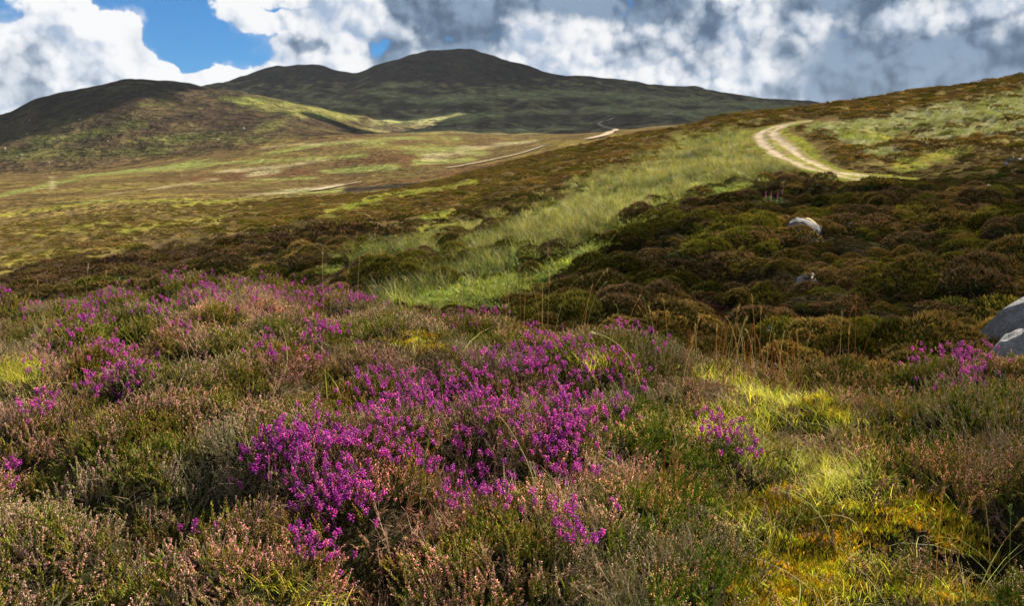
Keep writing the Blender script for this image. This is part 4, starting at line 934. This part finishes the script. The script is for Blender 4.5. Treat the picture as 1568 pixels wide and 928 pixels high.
BELLS = [
    ('broad dense clump of magenta bell heather at the heart of the foreground', [(650, 572, 130, 26, 1.2), (710, 600, 110, 44, 2.0), (590, 605, 80, 36, .9), (760, 640, 60, 40, .5)], 380),
    ('tall band of magenta bell heather rising towards the gully right of centre', [(825, 510, 52, 26, 1.0), (850, 555, 66, 34, 1.5), (790, 550, 44, 30, .7), (900, 580, 40, 26, .4)], 240),
    ('deep magenta bell heather below the tall band, running down to a tail', [(860, 615, 62, 36, 1.6), (850, 665, 56, 38, 1.5), (875, 712, 36, 26, .6), (910, 640, 30, 30, .3)], 250),
    ('large near clump of vivid magenta bell heather at lower left of centre', [(510, 655, 105, 32, 1.5), (450, 690, 80, 36, 1.3), (385, 700, 36, 34, .7), (560, 690, 60, 40, .6)], 260),
    ('lowest vivid magenta bell heather trailing towards the bottom edge', [(500, 745, 62, 40, 1.8), (540, 775, 52, 38, 1.0), (480, 820, 30, 38, .7)], 170),
    ('scattered magenta bell heather beside the dark gap in the centre', [(720, 690, 32, 42, 1.0), (760, 745, 40, 26, .9), (690, 745, 40, 20, .7)], 75),
    ('thin magenta bell heather between the two big near clumps', [(640, 690, 46, 40, 1.0), (600, 640, 50, 22, .9)], 60),
    ('small lone clump of bell heather low in the centre right, above pale heather', [(850, 805, 26, 28, 1.0), (890, 820, 26, 26, .7), (840, 770, 18, 20, .4)], 38),
    ('dark magenta bell heather standing at the edge of the bright grass hollow', [(1080, 645, 26, 18, 1.0), (1115, 655, 28, 22, 1.0), (1150, 690, 30, 12, .5)], 70),
    ('bright magenta bell heather on the skyline of the knoll below the grey slab', [(1440, 546, 34, 10, 1.0), (1490, 552, 38, 11, 1.2), (1400, 556, 14, 8, .3)], 230, (.15, .22)),
    ('short row of magenta bell heather in the green heather left of the yellow moss', [(500, 497, 28, 11, 1.0), (465, 505, 20, 10, .5), (525, 500, 14, 8, .4)], 60),
    ('magenta bell heather sprinkled over the top of the knoll at left', [(330, 440, 70, 18, 1.0), (400, 450, 70, 24, .9), (280, 452, 60, 16, .8)], 150),
    ('thin magenta bell heather along the crest where the knoll drops to the rushes', [(500, 446, 70, 14, 1.0), (565, 448, 40, 10, .7), (440, 450, 40, 18, .5)], 110),
    ('bell heather dotted above the dark hollow on the left', [(270, 487, 50, 12, 1.0), (225, 470, 40, 14, .6), (290, 505, 24, 9, .4)], 60),
    ('small bell heather clump high on the left shoulder of the knoll', [(170, 457, 60, 14, 1.0), (120, 472, 50, 12, .7)], 90),
    ('bell heather trailing across the left side beneath the shoulder', [(140, 505, 70, 18, 1.0), (180, 540, 50, 16, .9), (100, 520, 50, 16, .6)], 120),
    ('loose bell heather left of the dark hollow, lower down the slope', [(170, 580, 50, 16, 1.0), (225, 575, 30, 14, .6), (120, 575, 26, 10, .4)], 70),
    ('few magenta bells above the rusty heather near the left edge', [(60, 525, 24, 14, 1.0), (55, 560, 16, 8, .6)], 22),
    ('straggling bell heather low on the left near the picture edge', [(55, 620, 26, 24, 1.0), (75, 600, 14, 14, .5)], 26),
    ('tiny bell heather tuft at the far left edge, half out of view', [(8, 708, 16, 10, 1.0), (12, 735, 10, 6, .4)], 14),
    ('bell heather at the far left end of the knoll skyline', [(15, 462, 34, 5, 1.0), (40, 465, 20, 5, .6)], 34),
    ('sparse bell heather in olive sprigs left of the heart clump', [(410, 530, 30, 14, 1.0), (510, 550, 24, 10, .8), (400, 510, 14, 8, .4)], 34),
    ('bell heather on the round pale mound at the crest right of the tall band', [(945, 498, 14, 8, 1.0), (975, 505, 16, 8, .8), (1015, 525, 14, 14, .7)], 34, (.13, .19)),
    ('thin bell heather on the flank below the round pale mound', [(935, 550, 24, 14, 1.0), (965, 565, 24, 10, .8), (985, 580, 12, 12, .5)], 38),
    ('few bells in the pinkish heather right of the deep magenta tail', [(950, 610, 24, 10, 1.0), (955, 640, 16, 8, .4), (930, 760, 14, 6, .3)], 22),
    ('bell heather tuft on the crest just left of the leaning grass stalks', [(755, 470, 24, 8, 1.0), (700, 488, 26, 8, .6)], 30),
    ('four lone magenta bells in the dark heather at lower left', [(285, 790, 28, 5, 1.0), (320, 795, 10, 4, .4)], 6),
    ('little magenta tuft between the moss and the long row', [(690, 530, 10, 6, 1.0), (755, 540, 10, 6, .8), (640, 560, 12, 6, .6)], 18),
]
for B in BELLS: bell_clump(*B)

# ------------------------------------------------------------------ ling bushes that stand out from the mat
def ling_bush_mesh(kind, n, R, H):
    m = MB()
    for k in range(n):
        r = R * math.sqrt(rng.uniform(0, 1)); th = rng.uniform(0, 6.283); f = r / R
        p = np.array([r * math.cos(th), r * math.sin(th), H * (1 - f * f) ** .6 - .10]); d = np.array([math.cos(th) * f * .7, math.sin(th) * f * .7, 1.0]) + rng.normal(0, .16, 3)
        b = {'pink': PINKS[:3] + RUSTS[:1], 'pale': [(0.52, 0.40, 0.40), (0.44, 0.30, 0.32), (0.40, 0.26, 0.26)], 'rust': RUSTS}[kind]
        sprig(m, p, d, rng.uniform(.12, .18), int(rng.integers(14, 24)), 7, b, OLIVE)
    return m
def ling(label, u, v, R, H, kind, n):
    x, y = seen_top(u, v, .1); z = float(ground(x, y)[0]); m = ling_bush_mesh(kind, n, R, H)
    o = link('ling_heather', m.mesh('ling_heather', [M_PLANT]), None, (float(x[0]), float(y[0]), z)); o.rotation_euler = (0, 0, rng.uniform(0, 6.28))
    tag(o, label, 'ling heather', 'ling heather bushes that stand above the mat')
ling('rounded pink tipped ling bush on the crest in front of the rushes', 645, 462, .34, .10, 'pink', 150)
ling('rounded pale pink ling bush on the crest left of the straw grass clump', 985, 532, .30, .12, 'pale', 150)
ling('low wide pinkish ling bush on the crest behind the straw grass clump', 1250, 556, .34, .06, 'pink', 150)
ling('pale lilac ling bush under the bright magenta skyline clump', 1530, 585, .36, .08, 'pale', 150)
ling('dark ling bush with rusty pink tips above the black hollow at right', 1460, 690, .22, .12, 'pink', 130)
ling('rusty ling bush at the lip of the dark hollow on the left', 265, 560, .20, .08, 'rust', 100)
ling('tall pink ling bush at the highest point of the left crest', 340, 428, .34, .06, 'pink', 130)
ling('small ling bush with long pale spikes at the bottom left', 245, 820, .15, .09, 'pale', 70)
ling('ling bush with beige spikes low in the centre of the foreground', 700, 860, .18, .08, 'pink', 90)
ling('pale pink ling bush in front of the red grass stalk', 1060, 820, .22, .08, 'pale', 110)
ling('broad mauve pink ling bush at the right edge above the dark hollow', 1530, 625, .34, .14, 'pale', 170)
ling('mauve pink ling bush between the bright grass and the dark hollow', 1400, 640, .28, .12, 'pale', 150)
ling('ling bush growing out of the golden moss at the bottom right', 1390, 850, .15, .09, 'pink', 80)

# ------------------------------------------------------------------ grass stalks, one by one
STRAW, RUSTG, GREENG, PALEG = (0.56, 0.40, 0.14), (0.42, 0.19, 0.05), (0.24, 0.32, 0.07), (0.55, 0.47, 0.27)
def stalk(u0, v0, u1, v1, col, head, label, group=None, arch=0.0, y=None, w=.0016):
    """base pixel on the ground, tip pixel; head: length of the seed head in metres; arch bends the tip over"""
    if y is None: x0, y0 = seen(u0, v0, GH * .6); x0, y0 = float(x0[0]), float(y0[0])
    else: y0 = y; x0 = (u0 - CU) / F_PX * (y0 * CP + 1.1 * SP)
    z0 = float(ground(x0, y0)[0]) - .02; h1 = float(hv(y0, v1)); x1 = (u1 - CU) / F_PX * (y0 * CP - h1 * SP)
    tip = np.array([x1 - x0, rng.uniform(-.04, .04), EYE + h1 - z0]); root = empty('grass_stalk', (x0, y0, z0)); tag(root, label, 'grass stalk', group)
    t = np.linspace(0, 1, 9)[:, None]; side = np.array([-np.sign(tip[0] + 1e-6) * .0, 0, 1.0])
    up = np.array([tip[0] * .25, tip[1] * .3, tip[2] * (1.0 + arch)])
    pts = 2 * (1 - t) * t * np.array([up * .62]) + t * t * tip
    m = MB(); c = jit(col, .15); m.tube(pts, np.linspace(w, w * .55, 9), 4, c * .75, c); link('stem', m.mesh('stem', [M_STALK]), root)
    if head > 0:
        m = MB(); L = np.linalg.norm(tip); k0 = max(0.05, 1 - head / L); hc = np.array(PALEG) if col is not GREENG else np.array((0.35, 0.38, 0.14))
        n = int(18 + head * 150)
        for k in range(n):
            s = k0 + (1.0 - k0) * (k + .5) / n; p = 2 * (1 - s) * s * up * .62 + s * s * tip; d = 2 * (1 - 2 * s) * up * .62 + 2 * s * tip; d /= np.linalg.norm(d)
            a = d + rng.normal(0, .33, 3); a /= np.linalg.norm(a); m.shoot(p, p + a * .018, .0020, jit(c * .9), jit(hc * .8, .2))
        link('seed_head', m.mesh('seed_head', [M_STALK]), root)
    b = MB()
    for k in range(2):
        b.blade((0, 0, 0), rdir(.5), L if False else rng.uniform(.10, .22), .0028, .9, c * .6, c * .9)
    link('leaf', b.mesh('leaf', [M_STALK]), root)
    return root
stalk(132, 452, 133, 405, PALEG, .09, 'single upright straw stalk on the left of the knoll skyline', y=7.9)
stalk(172, 452, 181, 426, PALEG, .06, 'short stalk bent to the right on the left skyline', y=7.8, arch=.1)
stalk(158, 450, 160, 416, STRAW, .05, 'thin stalk between the tall straw one and the bent one on the left', y=8.0)
stalk(59, 462, 59, 429, STRAW, .05, 'leftmost straw stalk on the knoll skyline, faint seed head', y=7.9)
stalk(495, 440, 495, 387, PALEG, .03, 'slender stalk in front of the dark heather band, left of the rushes', y=7.7)
stalk(524, 445, 548, 356, STRAW, .06, 'tall stalk leaning right from the crest at the edge of the rushes', y=7.5)
stalk(547, 447, 550, 393, STRAW, .05, 'upright stalk beside the tall leaning one', y=7.4)
stalk(588, 446, 607, 427, PALEG, .05, 'low stalk leaning to the right over the dark bushes', y=7.4)
stalk(621, 505, 622, 424, STRAW, .06, 'straight stalk standing before the round pink ling bush', y=6.6)
stalk(661, 448, 671, 432, PALEG, .07, 'tiny slanting seed head above the round pink ling bush', y=7.3)
stalk(708, 480, 708, 441, PALEG, .12, 'pale furry seed head upright before the green strip', y=6.9)
for (a, b, c, d, q, hd, ar, lb) in [
    (783, 492, 770, 400, STRAW, .05, 0, 'leaning left, the leftmost'), (798, 492, 795, 409, RUSTG, .05, 0, 'straight and rusty'), (802, 495, 806, 420, STRAW, .07, 0, 'thick with a rough seed head'),
    (828, 505, 811, 426, STRAW, .03, .25, 'arched over to the left'), (838, 500, 842, 420, STRAW, .09, 0, 'straight with a long seed head'), (830, 500, 831, 436, STRAW, .06, 0, 'short and straight'),
    (846, 500, 891, 423, PALEG, .04, .35, 'arched over to the right'), (886, 498, 930, 412, STRAW, .07, .05, 'tall and leaning far right'), (893, 498, 907, 436, STRAW, .05, 0, 'short and leaning right'),
    (896, 498, 928, 432, PALEG, .03, .25, 'thin with a drooping tip'), (776, 492, 774, 447, STRAW, .05, 0, 'small and upright')]:
    stalk(a, b, c, d, q, hd, 'straw stalk ' + lb + ', in the crest row right of the rushes', 'grass stalks in the row on the crest', ar, y=6.55)
stalk(955, 505, 979, 453, STRAW, .04, 'thin stalk leaning right above the round pale mound', y=6.3)
stalk(950, 505, 943, 467, GREENG, .03, 'green stalk hooked to the left above the round pale mound', arch=.4, y=6.2)
stalk(994, 515, 984, 456, GREENG, .05, 'green stalk with a nodding pale head above the round pale mound', arch=.3, y=6.1)
stalk(1023, 535, 1014, 458, STRAW, .04, 'tall bent straw stalk right of the round pale mound', arch=.15, y=6.1)
stalk(1003, 515, 993, 470, STRAW, .05, 'short straw stalk beside the tall bent one', y=6.1)
stalk(1003, 520, 1007, 477, RUSTG, .06, 'rust red grass head beside the tall bent straw stalk', y=6.1)
tips = [(1153, 453), (1131, 467), (1164, 470), (1144, 487), (1070, 483), (1061, 513), (1098, 498), (1107, 494)]
for k, (a, b) in enumerate(tips):
    stalk(a + rng.uniform(-22, 6), 570, a, b, STRAW, .07, ['tallest straw seed head in the rusty grass clump', 'straw seed head left of the tallest in the rusty clump', 'straw seed head right of the tallest in the rusty clump', 'nodding straw seed head in the middle of the rusty clump', 'pale stalk leaning right at the left end of the rusty clump', 'low straw seed head at the left end of the rusty clump', 'upright straw head in the left half of the rusty clump', 'straw head just right of the left half of the rusty clump'][k], 'seed heads in the rusty grass clump', rng.uniform(0, .15), y=5.7 + rng.uniform(-.2, .3), w=.0018)
for k in range(46):
    a = rng.uniform(1040, 1215); stalk(a + rng.uniform(-18, 18), 570, a + rng.uniform(-8, 10), rng.uniform(495, 545) - 16 * math.exp(-((a - 1135) / 45) ** 2), [RUSTG, RUSTG, STRAW, PALEG][rng.integers(4)], [0, 0, .04][rng.integers(3)], 'thin rusty grass stalk in the dense clump right of the round pale mound', 'thin stalks of the rusty grass clump', rng.uniform(0, .3), y=5.6 + rng.uniform(-.5, .5), w=.0020)
stalk(1225, 555, 1221, 506, STRAW, .12, 'thick straw seed head right of the rusty clump, the left of a pair', y=5.9)
stalk(1232, 555, 1243, 508, STRAW, .10, 'thick straw seed head right of the rusty clump, the right of a pair', y=5.9, arch=.15)
stalk(1262, 555, 1291, 476, RUSTG, .04, 'rusty stalk slanting right before the dark slope', y=5.9)
stalk(1277, 555, 1304, 470, RUSTG, .03, 'second rusty stalk slanting right before the dark slope', y=5.9)
stalk(1287, 560, 1287, 477, PALEG, .12, 'straight pale pink seed head among the slanting rusty stalks', y=5.9)
stalk(1310, 560, 1310, 452, RUSTG, .04, 'tallest straight red stalk before the dark slope', y=5.9)
stalk(1299, 560, 1298, 497, STRAW, .09, 'short straw head left of the tallest red stalk', y=5.9)
stalk(1315, 560, 1337, 497, RUSTG, .05, 'rusty stalk leaning right of the tallest red stalk', y=5.9)
stalk(1402, 560, 1403, 522, STRAW, .08, 'lone straw seed head left of the bright magenta skyline clump', y=6.1)
stalk(1006, 880, 1023, 676, (0.42, 0.13, 0.02), 0, 'long red and yellow grass stalk upright in the near pale heather', w=.0014)
stalk(690, 775, 800, 785, PALEG, 0, 'pale grass stem arched low across the near bell heather', arch=2.2)
stalk(830, 800, 765, 640, PALEG, 0, 'long pale stem leaning left through the centre of the bell heather')
stalk(640, 780, 660, 655, GREENG, 0, 'thin green stem among the bell heather left of the dark gap')
stalk(1280, 800, 1195, 752, PALEG, 0, 'pale stem leaning left above the golden moss', arch=.4)
stalk(1330, 790, 1242, 796, PALEG, 0, 'pale stem arched flat over the golden moss', arch=1.5)
stalk(1522, 840, 1512, 762, STRAW, .06, 'straw seed head upright in the dark hollow at right', w=.0018)
stalk(1468, 800, 1487, 763, STRAW, .06, 'straw seed head leaning right in the dark hollow', w=.0018)
stalk(1500, 842, 1572, 782, STRAW, .08, 'straw seed head leaning out of the picture at right', w=.0018)
stalk(1438, 800, 1438, 744, STRAW, .05, 'short straight straw stalk in the dark hollow', w=.0016)
stalk(1548, 850, 1546, 776, GREENG, .04, 'thin green stalk at the right edge of the dark hollow')
stalk(1230, 640, 1190, 560, PALEG, .05, 'pale bent stem rising from the bright grass hollow', arch=.2)
stalk(1300, 650, 1255, 575, STRAW, .05, 'yellow stem bent left at the far side of the bright grass hollow', arch=.3)
stalk(990, 590, 905, 508, PALEG, .03, 'long pale stem leaning left across the round pale mound', arch=.5)

# ------------------------------------------------------------------ boulders
def rock_mat():
    m, G = new_mat('granite')
    pos = G.node('ShaderNodeTexCoord').outputs['Object']; at = G.node('ShaderNodeAttribute', attribute_name='col')
    n = G.noise(pos, 6, 8, .68); n2 = G.noise(pos, 28, 4, .6); n3 = G.noise(pos, 2.2, 3, .5)
    c = G.vmath('SCALE', at.outputs['Color'], sc=G.step(n, .3, .7, .35, .85, 'LINEAR')); c = G.vmath('SCALE', c, sc=G.step(n2, .3, .7, .75, 1.2, 'LINEAR'))
    c = G.mix(G.step(n3, .5, .62, 0, .5), c, (0.11, 0.115, 0.10))
    b = G.node('ShaderNodeBump'); b.inputs['Strength'].default_value = 1.0; b.inputs['Distance'].default_value = .06; G.l.new(G.math('ADD', n, G.math('MULTIPLY', n2, .3)), b.inputs['Height'])
    d = G.node('ShaderNodeBsdfPrincipled'); d.inputs['Roughness'].default_value = .85; d.inputs['Specular IOR Level'].default_value = .2; G.l.new(c, d.inputs['Base Color']); G.l.new(b.outputs[0], d.inputs['Normal'])
    o = G.node('ShaderNodeOutputMaterial'); G.l.new(d.outputs[0], o.inputs[0]); return m
M_ROCK = rock_mat(); M_LICHEN = foliage_mat('lichen_and_moss', .1, .02, tinted=False, vary=.15)
import bmesh
def vn3(p, s, seed): return (vn(p[:, 0] * s + p[:, 2] * s * .7, p[:, 1] * s - p[:, 2] * s * .6, seed) + vn(p[:, 1] * s + 5.1, p[:, 2] * s + p[:, 0] * s * .3, seed + 3)) / 2 - .5
def rock_shape(size, seed, sub=4, cuts=5, rough=.28):
    bm = bmesh.new(); bmesh.ops.create_icosphere(bm, subdivisions=sub, radius=1.0)
    v = np.array([q.co for q in bm.verts]); f = np.array([[q.index for q in p.verts] for p in bm.faces]); bm.free()
    r2 = np.random.default_rng(seed)
    for k in range(cuts):                                     # flat broken faces
        d = r2.normal(0, 1, 3); d[2] = abs(d[2]) * .8; d /= np.linalg.norm(d); lim = r2.uniform(.42, .75); q = v @ d; v = v - np.outer(np.maximum(q - lim, 0) * .96, d)
    v = v * (1 + rough * (vn3(v, 1.3, seed) + .5 * vn3(v, 3.1, seed + 9) + .22 * vn3(v, 7.5, seed + 19)))[:, None]
    return v * np.asarray(size), f
def boulder(label, u, v, size, rz, seed, patches=(), group=None, y=None, sink=.25, col=(0.30, 0.29, 0.28), sub=4, cuts=9, tilt=(0, 0), rough=.34):
    if y is None: x0, y0 = seen(u, v, 0.05, 8); x0, y0 = float(x0[0]), float(y0[0])
    else: y0 = y; x0 = (u - CU) / F_PX * (y0 * CP + 1.5 * SP)
    z0 = float(ground(x0, y0)[0]) - sink * size[2]
    V, F = rock_shape(size, seed, sub, cuts, rough); root = link('boulder', fast_mesh('boulder', V, [F], np.repeat(np.array([col]), len(V), 0), [M_ROCK], None, False), None, (x0, y0, z0))
    root.rotation_euler = (tilt[0], tilt[1], rz); tag(root, label, 'boulder', group)
    n = np.zeros_like(V); a, b, c = V[F[:, 0]], V[F[:, 1]], V[F[:, 2]]; fn = np.cross(b - a, c - a); fn /= np.linalg.norm(fn, axis=1, keepdims=True) + 1e-9
    for i in range(3): np.add.at(n, F[:, i], fn)
    n /= np.linalg.norm(n, axis=1, keepdims=True) + 1e-9
    for (nm, d, lim, pc, amt) in patches:                     # patches of lichen or moss grown onto the stone
        d = np.asarray(d, float); d /= np.linalg.norm(d); w = (V / np.asarray(size)) @ d * .8 + n @ d * .25 + .9 * vn3(V / np.asarray(size), 2.6, seed + 31) + .5 * vn3(V / np.asarray(size), 7.0, seed + 41)
        fs = F[(w[F] > lim).all(1)]
        if not len(fs): continue
        used, inv = np.unique(fs, return_inverse=True); lift = amt * np.clip((w[used] - lim) / .25, .05, 1) * (.6 + .8 * (vn3(V[used], 30 / max(size), 3) + .5))
        link(nm, fast_mesh(nm, V[used] + n[used] * lift[:, None], [inv.reshape(-1, 3)], np.repeat(np.array([pc]), len(used), 0) * (1 + .5 * vn3(V[used], 18 / max(size), 8))[:, None], [M_LICHEN], None, True), root)
    return root
YL, MOSSC = (0.42, 0.29, 0.03), (0.17, 0.15, 0.025)
boulder('rounded grey boulder with yellow lichen cap on the heather slope', 1227, 376, (.50, .42, .42), .4, 14, [('lichen_patch', (.5, 0, .9), .86, YL, .006)], sink=-.5, col=(0.25, 0.23, 0.21), cuts=0, rough=.5)
boulder('small grey stone leaning on the right of the lichen capped boulder', 1248, 374, (.13, .16, .24), .4, 8, [('lichen_patch', (.3, 0, 1), .75, YL, .005)], sink=-.8)
boulder('low flat whitish stone with orange lichen in the middle of the slope', 1237, 432, (.30, .2, .13), .1, 12, [('lichen_patch', (.2, .2, 1), .8, (0.30, 0.19, 0.06), .005)], sink=-1.2, col=(0.42, 0.39, 0.36))
boulder('small grey stone in the bushes right of the lichen capped boulder', 1338, 372, (.17, .15, .14), .7, 17, sink=-.8)
boulder('faint grey stone high on the slope below the track end', 1365, 297, (.28, .22, .18), .3, 19, sink=-.7)
boulder('faint grey stone midway between the track and the lichen capped boulder', 1303, 343, (.16, .14, .12), .3, 23, sink=-.7)
boulder('small yellow topped stone on the upper heather slope', 1399, 318, (.18, .14, .10), .5, 29, [('lichen_patch', (0, 0, 1), .35, YL, .006)], sink=-.9)
boulder('pale flat stone in the bushes behind the rusty grass clump', 1180, 478, (.15, .12, .08), .2, 31, sink=-1.0, col=(0.30, 0.30, 0.30))
boulder('tiny white stone in the green strip', 781, 392, (.12, .10, .08), .2, 37, sink=-1.5, col=(0.6, 0.6, 0.6))
boulder('white stone in the dark bushes at the lower end of the green strip', 650, 420, (.13, .10, .08), .2, 41, sink=-1.6, col=(0.6, 0.6, 0.6))
boulder('grey stone standing in the heath beyond the rushes', 1512, 285, (.3, .2, .14), .4, 43, sink=-.6, col=(0.26, 0.27, 0.28))
boulder('large tilted grey slab rising out of the picture at the right edge', 1634, 466, (1.15, .55, .46), .1, 57, [('moss_patch', (.2, -.5, -.6), .50, MOSSC, .04)], y=9.8, sink=-1.5, col=(0.30, 0.29, 0.28), sub=5, cuts=8, tilt=(.2, -.5), rough=.16)
boulder('lower grey rock with yellow lichen spots below the tilted slab', 1572, 530, (.42, .34, .34), -.3, 61, [('lichen_patch', (-.3, -.3, 1), 1.0, (0.36, 0.27, 0.03), .006)], y=8.5, sink=-.95, col=(0.36, 0.35, 0.34), sub=5)
for k, (u, v, s) in enumerate([(1548, 250, .35), (1560, 254, .30), (1540, 255, .24)]):
    boulder(['pale stone in the dark bank beyond the track, the largest of three', 'right stone of the three in the dark bank', 'left and smallest stone of the three in the dark bank'][k], u, v, (s, s * .7, s * .6), k, 70 + k, group='stones in the dark bank beyond the track', sink=-.3, col=(0.34, 0.38, 0.42), sub=3)
for k, (u, v, s, lb) in enumerate([(8, 228, 1.6, 'lowest at the left edge'), (34, 236, 1.6, 'right of the one at the left edge'), (42, 207, 1.3, 'above the pair near the left edge'), (45, 181, 1.5, 'highest near the left skyline'), (60, 207, 1.2, 'second in the level pair'), (122, 182, 1.5, 'at the edge of the dark heather'), (75, 248, 1.5, 'lowest above the valley floor'), (373, 197, 1.7, 'far to the right below the sunlit shoulder'), (165, 216, 1.1, 'alone in the middle of the green flush'), (335, 212, 1.2, 'in the green flush farther right')]):
    boulder('pale stone on the left hill, ' + lb, u, v, (s, s, s * .8), k, 90 + k, group='pale stones scattered on the left hill', sink=-.4, col=(0.5, 0.5, 0.48), sub=2)

# ------------------------------------------------------------------ foxgloves
FOX = [(0.50, 0.16, 0.38), (0.56, 0.22, 0.44), (0.45, 0.13, 0.34)]
def foxglove(label, u, v, H, nb, lean=0.05, y=None, az=2.5, group='foxgloves on the slope', leaf=True, k0=.45):
    if y is None: x0, y0 = seen(u, v, 0.0, 9); x0, y0 = float(x0[0]), float(y0[0])
    else: y0 = y; x0 = (u - CU) / F_PX * (y0 * CP + 1.3 * SP)
    root = empty('foxglove', (x0, y0, float(ground(x0, y0)[0]))); tag(root, label, 'foxglove', group)
    tip = np.array([lean * H, 0, H]); t = np.linspace(0, 1, 8)[:, None]; pts = t * tip + np.sin(t * math.pi) * np.array([[.03 * H, 0, 0]])
    m = MB(); m.tube(pts, np.linspace(.008, .003, 8), 5, (0.14, 0.18, 0.05), (0.20, 0.20, 0.08)); link('stem', m.mesh('stem', [M_PLANT], True), root)
    m = MB()
    for k in range(nb):
        s = k0 + (1 - k0) * (k + .3) / nb; p = s * tip + math.sin(s * math.pi) * np.array([.03 * H, 0, 0]); th = az + rng.uniform(-1.1, 1.1); sz = (1.1 - .75 * (s - k0) / (1 - k0)) * .045
        d = np.array([math.cos(th), math.sin(th), -.75 + .6 * (s > .93)]); c = jit(FOX[rng.integers(3)], .15)
        m.lathe(p, d, [(0, sz * .10), (sz * .25, sz * .2), (sz * .8, sz * .27), (sz, sz * .36)], 7, (c, c * 1.15)); m.bud(p, sz * .18, sz * .14, d, (0.12, 0.17, 0.04))
    link('flower_spike', m.mesh('flower_spike', [M_PETAL], True), root)
    if leaf:
        m = MB()
        for k in range(9):
            c = jit((0.12, 0.17, 0.04), .2); m.blade((0, 0, .02 + .02 * k), rdir(1.1), rng.uniform(.14, .28), .07, 1.0, c, c, 5)
        link('leaves', m.mesh('leaves', [M_PLANT]), root)
    return root
foxglove('tallest pink foxglove of the row before the dark mound by the track', 1197, 301, .95, 28)
foxglove('shorter foxglove just left of the tallest in the row', 1190, 303, .65, 20)
foxglove('third foxglove from the right in the row by the dark mound', 1180, 304, .55, 18)
foxglove('leftmost small foxglove of the row by the dark mound', 1172, 305, .5, 15)
foxglove('lone foxglove in the green strip, among the mossy humps', 838, 398, .75, 20)
foxglove('pink foxglove beside the bright green grass under the rushes', 992, 326, .75, 18)
foxglove('faint foxglove a little above the one in the bright green grass', 1018, 330, .55, 12)
foxglove('far foxglove in the rushes high on the slope', 1060, 245, 1.2, 20)
foxglove('far foxglove on the skyline where the slope meets the shaded hill', 1078, 202, 1.8, 22)
foxglove('near fading foxglove stem with few bells leaning left before the grey rock', 1532, 560, .58, 7, -.20, y=7.3, k0=.55, group=None)
foxglove('second fading foxglove stem lying low beside the bright skyline clump', 1512, 556, .30, 6, -.75, y=7.2, group=None, leaf=False, k0=.6)

for u_, y_, s_, lb in [(1556, 9.0, .55, 'mossy bush growing against the tilted grey slab'), (1530, 8.7, .32, 'small low bush left of the lower grey rock')]:
    x_ = (u_ - CU) / F_PX * (y_ * CP + 1.6 * SP); o = link('heather_bush', protos[int(s_ > .4)]); o.location = (x_, y_, float(ground(x_, y_)[0]) + .12); o.scale = (s_ * 1.2, s_, s_ * .9); tag(o, lb, 'heather bush')

# ------------------------------------------------------------------ clouds overhead, above the picture: they throw the shade that lies on the hills
def cloud_mat():
    m, G = new_mat('cloud_white')
    d = G.node('ShaderNodeBsdfDiffuse'); d.inputs['Color'].default_value = (.82, .84, .88, 1)
    o = G.node('ShaderNodeOutputMaterial'); G.l.new(d.outputs[0], o.inputs[0]); return m
M_CLOUD = cloud_mat()
def cloud(label, gx, gy, gz, rx, ry, seed, alt=1150.0):
    """a cloud standing where it shades the ground around (gx, gy, gz)"""
    t = (alt - gz) / SUN_DIR.z; c = (gx + SUN_DIR.x * t, gy + SUN_DIR.y * t, alt)
    bm = bmesh.new(); bmesh.ops.create_icosphere(bm, subdivisions=6, radius=1.0)
    v = np.array([q.co for q in bm.verts]); f = np.array([[q.index for q in p.verts] for p in bm.faces]); bm.free()
    k = 1 + .9 * vn3(v, 1.6, seed) + .6 * vn3(v, 3.7, seed + 5) + .4 * vn3(v, 8.3, seed + 11) + .25 * vn3(v, 17.0, seed + 17)
    v = v * k[:, None]; v[:, 2] = np.where(v[:, 2] < 0, v[:, 2] * .25, v[:, 2]); v = v * np.array([rx, ry, 170.0])
    o = link('cloud', fast_mesh('cloud', v, [f], None, [M_CLOUD], None, True), None, c); tag(o, label, 'cloud', kind='structure')
cloud('broad cloud above the far hill, out of the picture', 720, 2560, 220, 1450, 800, 5)
cloud('cloud above the left hill, out of the picture', -660, 1330, 130, 250, 190, 15)
cloud('cloud above the foot of the far hill, out of the picture', 470, 1360, 90, 560, 250, 25)

# ------------------------------------------------------------------ the air between: thin even haze round the whole scene
def haze():
    x0, x1, y0, y1, z0, z1 = -14000, 14000, -200, 6000, -260, 520
    v = [(x, y, z) for z in (z0, z1) for y in (y0, y1) for x in (x0, x1)]
    f = np.array([(0, 2, 3, 1), (4, 5, 7, 6), (0, 1, 5, 4), (2, 6, 7, 3), (0, 4, 6, 2), (1, 3, 7, 5)])
    m = bpy.data.materials.new('haze_air'); m.use_nodes = True; m.node_tree.nodes.clear(); G = NT(m.node_tree)
    p = G.node('ShaderNodeVolumePrincipled'); p.inputs['Color'].default_value = (.80, .90, 1.0, 1); p.inputs['Density'].default_value = HAZE; p.inputs['Anisotropy'].default_value = .2
    o = G.node('ShaderNodeOutputMaterial'); G.l.new(p.outputs[0], o.inputs['Volume'])
    h = link('haze', fast_mesh('haze', v, [f], None, [m])); tag(h, 'thin blue haze filling the air over the whole moor', 'haze', kind='stuff')
HAZE = 1.9e-5
haze()
